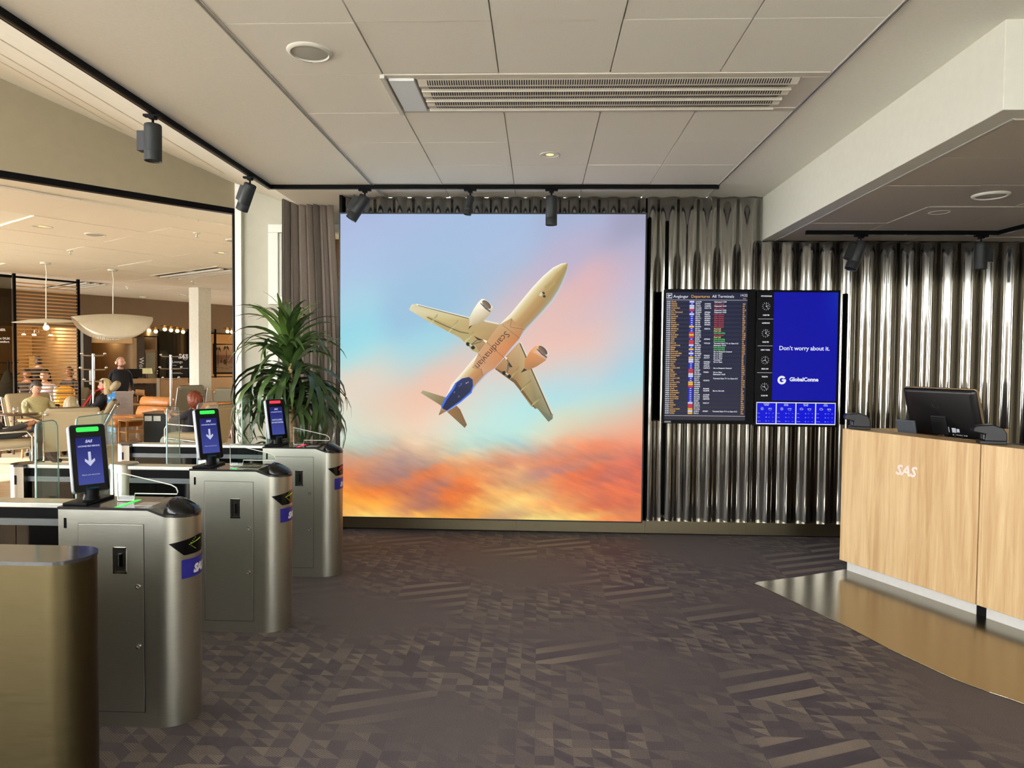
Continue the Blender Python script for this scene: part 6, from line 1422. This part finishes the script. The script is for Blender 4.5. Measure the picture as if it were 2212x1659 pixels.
def person(lab, px_, Y, rz, cl, seat=.40, lean=20, stand=False, arms=None, headrot=(0, 0), hair=None, hairm=None, sk=None, knees=None, feet=None, z0=0., sleeve=True, curl=.6, scale=1., palm=((0, 0, 1), (0, 0, 1)), bulk=1.0):
    """one continuous figure; cl = (top, trousers, shoes) materials"""
    sk = sk or SKIN; p = at(px_, 900, Y=Y); p.z = z0
    me = bpy.data.meshes.new('p'); bm = bmesh.new(); sl_ = bm.verts.layers.skin.verify(); segs = []
    pos = []
    def add(v, r, par, kind):
        v = Vector(v); b = bm.verts.new(v); b[sl_].radius = (r, r) if isinstance(r, (int, float)) else r
        if par is not None: bm.edges.new((par[0], b)); segs.append((par[1], v, kind))
        return (b, v)
    lr = rad(lean); ax_ = Vector((0, math.sin(lr), math.cos(lr)))
    pz = seat+.12 if not stand else .93
    pel = add((0, 0, pz), (.15, .115), None, 'leg'); pel[0][sl_].use_root = True
    b1 = add(pel[1]+ax_*.17, (.145*bulk, .11*bulk), pel, 'top'); b2 = add(pel[1]+ax_*.34, (.165*bulk, .115*bulk), b1, 'top'); ch = add(pel[1]+ax_*.45, (.15*bulk, .10*bulk), b2, 'top')
    nk = add(pel[1]+ax_*.535+Vector((0, -.012, 0)), .052, ch, 'skin'); hb = add(nk[1]+(ax_+Vector((0, -.45, 1.2))).normalized()*.085, .05, nk, 'skin')
    hc = hb[1]+Vector((0, -.012, .055))
    arms = arms or {}
    for s in (-1, 1):
        sh = add(ch[1]+Vector((s*.155, 0, 0))+ax_*.0, .062, ch, 'top'); sh2 = add(ch[1]+Vector((s*.195, -.005, -.03)), .058, sh, 'top')
        e_, w_ = arms.get(s, ((s*.25, -.05, pz+.12), (s*.2, -.28, pz+.10)))
        e_, w_ = Vector(e_), Vector(w_); el = add(e_, .043, sh2, 'top'); m1 = add(e_*.45+w_*.55, .036, el, 'top' if sleeve else 'skin'); wr = add(w_, .026, m1, 'top' if sleeve else 'skin')
        hand_nodes(w_, (w_-e_), Vector(palm[0 if s < 0 else 1]), curl, add, wr)
        hp = add((s*.095, -.01, pz-.02), .092, pel, 'leg')
        if stand:
            kn = add((s*.105, -.02, .5), .062, hp, 'leg'); ak = add((s*.11, .01, .09), .042, kn, 'leg'); ft = (s*.12, -.15, .035)
        else:
            kk = Vector((knees or {}).get(s, (s*.12, -.43, seat+.13))); ff = Vector((feet or {}).get(s, (s*.12, -.50, .10)))
            th = add(Vector((s*.11, -.22, pz-.0))*.0+(Vector((s*.095, -.01, pz-.02))*.5+kk*.5), .078, hp, 'leg'); kn = add(kk, .062, th, 'leg'); cf = add(kk*.6+ff*.4+Vector((0, .02, 0)), .054, kn, 'leg'); ak = add(ff, .04, cf, 'leg'); ft = ff+Vector((s*.02, -.15, -.055))
        f0 = add(Vector(ft)+Vector((0, .11, .0)), .042, ak, 'shoe'); add(ft, .034, f0, 'shoe')
    bm.to_mesh(me); bm.free()
    t_ = bpy.data.objects.new('p', me); C.objects.link(t_); md = t_.modifiers.new('s', 'SKIN'); md.use_smooth_shade = True; sb = t_.modifiers.new('u', 'SUBSURF'); sb.levels = 1; sb.render_levels = 1
    dg = bpy.context.evaluated_depsgraph_get(); ev = t_.evaluated_get(dg); m2 = ev.to_mesh()
    mb = MB(); kinds = {'skin': 0, 'top': 5, 'leg': 6, 'shoe': 7}
    vs_ = [v.co.copy() for v in m2.vertices]; mb.v = vs_
    for f in m2.polygons:
        c = sum((vs_[i] for i in f.vertices), Vector())/len(f.vertices); best = (9, 'top')
        for a, b, k in segs:
            ab = b-a; t = max(0, min(1, (c-a).dot(ab)/max(ab.length_squared, 1e-9))); d_ = (c-a-ab*t).length
            if d_ < best[0]: best = (d_, k)
        mb.f.append(list(f.vertices)); mb.m.append(kinds[best[1]])
    ev.to_mesh_clear(); bpy.data.objects.remove(t_)
    HM = T(*hc) @ RZ(headrot[0]) @ RX(headrot[1])
    head_mesh(mb, HM, sk)
    o = mb.build('person', [sk, EYE, LIP, BROW, EYEW, cl[0], cl[1], cl[2]], smooth=180)
    o.location = p; o.rotation_euler = (0, 0, rad(rz)); o.scale = (scale,)*3; tag(o, lab, 'person')
    if hair: h = MB(); hair_mesh(h, HM, hair); h.build('hair', hairm, o, smooth=180)
    return o, HM, pz, ax_
SHOE = mat('dark_shoes', (40, 36, 34), .5); NAVY = mat('navy_trousers', (34, 44, 76), .85, var=.1, scale=150); BLKC = mat('black_cloth', (20, 20, 21), .9, var=.15, scale=60, bump=.3)
KHA = mat('khaki_shirt', (186, 176, 128), .85, var=.07, scale=40, bump=.3); GRYT = mat('grey_trousers', (70, 68, 64), .9, var=.1, scale=150)
HBLOND = mat('ash_blond_hair', (166, 150, 116), .45, var=.4, scale=40, stretch=(8, 8, 1)); HGOLD = mat('golden_blond_hair', (206, 182, 134), .45, var=.2, scale=40, stretch=(8, 8, 1)); HBRN = mat('dark_brown_hair', (62, 50, 42), .5, var=.25, scale=40, stretch=(8, 8, 1)); HRED = mat('red_hair', (116, 52, 24), .5, var=.6, scale=60); HBLK = mat('black_hair', (24, 20, 19), .5, var=.2)
GARM = mat('sage_jacket', (120, 118, 92), .85)
# woman with phone
o, HM, pz, ax_ = person('woman with tied dark hair and khaki shirt, looking down at a phone', 93, 11.15, 66, (KHA, NAVY, SHOE), seat=.36, lean=24, hair='tied', hairm=HBRN, sk=SKIN, headrot=(8, 24),
    arms={-1: ((-.30, -.05, .62), (-.06, -.33, .74)), 1: ((.32, -.05, .62), (.10, -.33, .73))}, palm=((.6, .3, .8), (-.6, .3, .8)), curl=.75, scale=.97)
h = MB(); h.box(-.036, .036, -.004, .004, -.07, .07, M=o.matrix_basis @ T(.02, -.40, .80) @ RX(-35)); q = h.build('phone', GLOSSB, bevel=.003); tag(q, 'dark phone held by the woman in the khaki shirt', 'phone')
m = MB(); m.loft([[(r_*math.cos(a), r_*.9*math.sin(a), z) for a in [k*math.pi/4 for k in range(8)]] for z, r_ in ((.0, .012), (.04, .05), (.09, .075), (.13, .06), (.16, .03))], M=o.matrix_basis @ T(.12, -.40, .63)); q = m.build('napkin', mat('white_napkin', (226, 224, 214), .9, bump=.5, scale=40)); tag(q, 'crumpled white napkin on the lap of the woman in the khaki shirt', 'napkin')
# grey haired woman from behind
person('grey blond haired woman seen from behind over the beige chair back', 157, 10.5, 212, (KHA, NAVY, SHOE), seat=.13, lean=40, hair='bob', hairm=HBLOND, headrot=(-6, 4), scale=1.08)
# reclining woman with red scarf
o, HM, pz, ax_ = person('blond woman with red scarf and dark jacket reclining in profile', 186, 11.65, -62, (mat('dark_navy_jacket', (26, 26, 34), .85), BLKC, SHOE), seat=.40, lean=34, hair='bob', hairm=HGOLD, sk=SKIN2, headrot=(0, -2),
    arms={-1: ((-.25, .02, .66), (-.08, -.28, .70)), 1: ((.25, .02, .66), (.08, -.28, .68))}, palm=((0, 0, -1), (0, 0, -1)))
M = o.matrix_basis
m = MB(); 
for s_ in (-1, 1): m.loft([[M @ Vector((s_*a+dx, y, z)) for dx, z, y in ((-.045, z0+.0, y0), (.045, z0, y0), (.045, z0+.012, y0-.02), (-.045, z0+.012, y0-.02))] for a, y0, z0 in ((.05, .30, 1.06), (.075, .16, 1.02), (.07, .07, .90), (.06, -.02, .76), (.06, -.14, .70))])
q = m.build('scarf', mat('red_scarf', (196, 30, 40), .8, bump=.3), smooth=60); tag(q, 'bright red scarf around the reclining blond woman', 'scarf')
m = MB(); m.tube([HM @ Vector((.085*math.cos(a), -.02-.0, .075*math.sin(a)+.045)) for a in [math.pi*k/10 for k in range(11)]], .007, 6, M=M); q = m.build('sunglasses', GLOSSB, smooth=60); tag(q, 'dark sunglasses pushed up on the hair of the reclining woman', 'glasses')
m = MB(); cush(m, (0, 0, 0), (.34, .12, .2), .055); q = m.build('head_cushion', CUSH, smooth=50); c = at(249, 834, Y=11.85); q.location = c; q.rotation_euler = (rad(-35), 0, rad(-62)); tag(q, 'beige head cushion behind the reclining woman', 'cushion')
# standing man with headphones
o, HM, pz, ax_ = person('bald man in black sweater with pale headphones, standing behind the info panel', 261, 15.3, 46, (BLKC, BLKC, SHOE), stand=True, lean=2, headrot=(14, 4), sk=SKIN2, hair=None,
    arms={-1: ((-.25, .02, 1.12), (-.20, -.18, .92)), 1: ((.25, .02, 1.12), (.22, -.16, .92))}, scale=.925, bulk=1.5)
m = MB(); m.loft([[(.062*q_*math.cos(a), -.03+.055*q_*math.sin(a), z) for a in [2*math.pi*k/16 for k in range(16)]] for z, q_ in ((-.112, .2), (-.10, .7), (-.075, 1.0), (-.06, 1.03), (-.058, .9))], M=HM @ T(0, -.018, 0)); m.build('beard', mat('grey_brown_beard', (112, 92, 78), .8, var=.2, scale=80), o, smooth=60)
m = MB(); m.tube([HM @ Vector((.096*math.cos(a), .012, .112*math.sin(a)+.02)) for a in [math.pi*k/14 for k in range(15)]], .011, 8)
for s_ in (-1, 1): m.lathe([(.001, -.018), (.036, -.018), (.042, 0), (.034, .018), (.001, .018)], 14, M=HM @ T(s_*.094, .012, .0) @ RY(90))
m.v = [o.matrix_basis @ v for v in m.v]; q = m.build('headphones', mat('cream_headphones', (212, 196, 166), .35), smooth=50); tag(q, 'cream headphones worn by the bald man in black', 'headphones')
# red haired woman
o, HM, pz, ax_ = person('curly red haired woman seen from behind, holding up a phone', 408, 11.0, -112, (mat('dark_blouse', (40, 40, 46), .85), mat('pale_patterned_trousers', (196, 204, 190), .85, var=.35, scale=18), SHOE), seat=.16, lean=16, hair='curl', hairm=HRED, sk=SKIN, headrot=(6, 10), sleeve=False,
    arms={-1: ((-.26, -.10, .60), (-.10, -.36, .66)), 1: ((.27, -.10, .60), (.10, -.36, .68))}, palm=((.3, .3, .9), (-.3, .3, .9)), curl=.8)
h = MB(); h.box(-.036, .036, -.004, .004, -.07, .07, M=o.matrix_basis @ T(.0, -.46, .75) @ RX(-28)); q = h.build('phone', GLOSSB, bevel=.003); tag(q, 'dark phone in the hand of the red haired woman', 'phone')
# person with tablet
o, HM, pz, ax_ = person('person in dark grey clothes with crossed legs holding a tablet, cut by the picture edge', -2, 9.7, 122, (mat('charcoal_knit', (66, 64, 62), .9, var=.1, scale=90, bump=.4), GRYT, SHOE), seat=.34, lean=34, hair='crop', hairm=HBLK, sk=SKIND,
    arms={-1: ((-.27, -.02, .52), (-.10, -.34, .60)), 1: ((.29, -.04, .52), (.10, -.33, .58))}, knees={-1: (-.06, -.44, .56), 1: (.10, -.40, .62)}, feet={-1: (-.10, -.62, .12), 1: (-.02, -.66, .34)}, palm=((.5, .2, .9), (-.5, .2, .9)), curl=.8)
h = MB(); h.box(-.09, .09, -.005, .005, -.12, .12, M=o.matrix_basis @ T(.0, -.44, .69) @ RX(-66)); q = h.build('tablet', mat('tablet_back', (50, 50, 52), .4), bevel=.004); tag(q, 'tablet with bright page held by the person in dark grey', 'tablet')
h = MB(); h.box(-.08, .08, .005, .007, -.105, .105, M=o.matrix_basis @ T(.0, -.44, .69) @ RX(-66)); h.v = [q.matrix_basis.inverted() @ v for v in h.v]; h.build('display', glow('tablet_page', (226, 226, 220), .8), q)
# people behind the slats
person('person in white shirt and dark cap seated behind the slatted screen', 94, 14.0, 20, (mat('white_shirt', (228, 228, 236), .85, var=.04), NAVY, SHOE), seat=.42, lean=14, hair='crop', hairm=HBLK, headrot=(0, 8))
person('man in black seen from behind in front of the bright picture panel', 84, 15.6, 200, (BLKC, BLKC, SHOE), stand=True, lean=0, hair='crop', hairm=HBRN, scale=.93)
person('dark haired person in dark clothes seated far behind the slats, near the black post', 57, 15.2, 10, (BLKC, BLKC, SHOE), seat=.42, lean=10, hair='bob', hairm=HBLK, sk=SKIND)
person('dark haired person in a patterned jacket seated far behind the slats, over the yellow backpack', 146, 15.6, -10, (mat('speckled_jacket', (52, 48, 46), .9, var=.7, scale=60), BLKC, SHOE), seat=.46, lean=10, hair='crop', hairm=HBLK, sk=SKIND)
for k, (x_, Y_, rz_) in enumerate(((90, 14.3, 20), (57, 15.5, 10), (146, 15.9, -10))): steel_chair(['beige lounge chair behind the slats under the person in white', 'beige lounge chair far behind the slats under the dark haired person by the post', 'beige lounge chair far behind the slats under the person in the patterned jacket'][k], x_, Y_, rz_, CANV, CUSH, w_=.66, bh=.82, lean=14, seat=.42)
# yellow backpack
c = at(141, 862, Y=13.75); o = thing('backpack', 'bright yellow backpack behind the slatted screen', 'backpack', (c.x, 13.75, c.z-.22), rad(30)); YB = mat('yellow_nylon', (226, 160, 34), .6, var=.1, scale=30, bump=.3)
m = MB(); m.loft([[(x*s_, y*s_, z) for x, y in rrect(-.17, .17, -.11, .11, .06)] for z, s_ in ((0, .9), (.03, 1), (.36, 1), (.44, .85), (.48, .45))]); m.build('body', YB, o, smooth=50)
m = MB(); m.loft([[(x*s_, y-.12, z) for x, y in rrect(-.12, .12, -.035, .035, .03)] for z, s_ in ((.04, .9), (.06, 1), (.22, 1), (.26, .8))]); m.build('front_pocket', YB, o, smooth=50)
MB().tube([(-.05, .0, .47), (-.03, 0, .52), (.03, 0, .52), (.05, 0, .47)], .01, 6).build('handle', mat('dark_strap', (50, 44, 36), .8), o); MB().box(-.15, .15, -.112, -.108, .33, .345).build('zip', mat('dark_strap', (50, 44, 36)), o)
c = at(141, 905, Y=13.75); q = thing('side_table', 'low beech table carrying the yellow backpack', 'table', (o.location.x, 13.75, 0)); h_ = max(.1, o.location.z); MB().box(-.25, .25, -.2, .2, h_-.03, h_).build('table_top', TBW, q, bevel=.004)
for x in (-.22, .22):
    for y_ in (-.17, .17): MB().box(x-.015, x+.015, y_-.015, y_+.015, 0, h_-.03).build('leg', TBW, q)
# bags
def bag(lab, px_, Y, mt, sx_=.36, h_=.34):
    p = at(px_, 950, Y=Y); o = thing('bag', lab, 'bag', (p.x, Y, .012), .5); m = MB(); m.loft([[(x*s_, y*s_, z) for x, y in rrect(-sx_/2, sx_/2, -.1, .1, .06)] for z, s_ in ((0, .95), (.06, 1.03), (h_*.7, .95), (h_, .6))]); m.build('body', mt, o, smooth=50)
    MB().tube([(-.09, 0, h_-.02), (-.06, 0, h_+.1), (.06, 0, h_+.1), (.09, 0, h_-.02)], .009, 6).build('strap', mat('dark_strap', (50, 44, 36)), o, smooth=60)
bag('dark green bag on the rug beside the beige chair seen from behind', 94, 10.35, mat('dark_green_cloth', (30, 44, 38), .8)); bag('black bag on the floor beneath the dark console', 372, 11.4, mat('black_bag_cloth', (34, 36, 42), .7))
bag('black backpack standing beside the grey green chair by the orange armchair', 474, 14.2, BLKC, .4, .5)
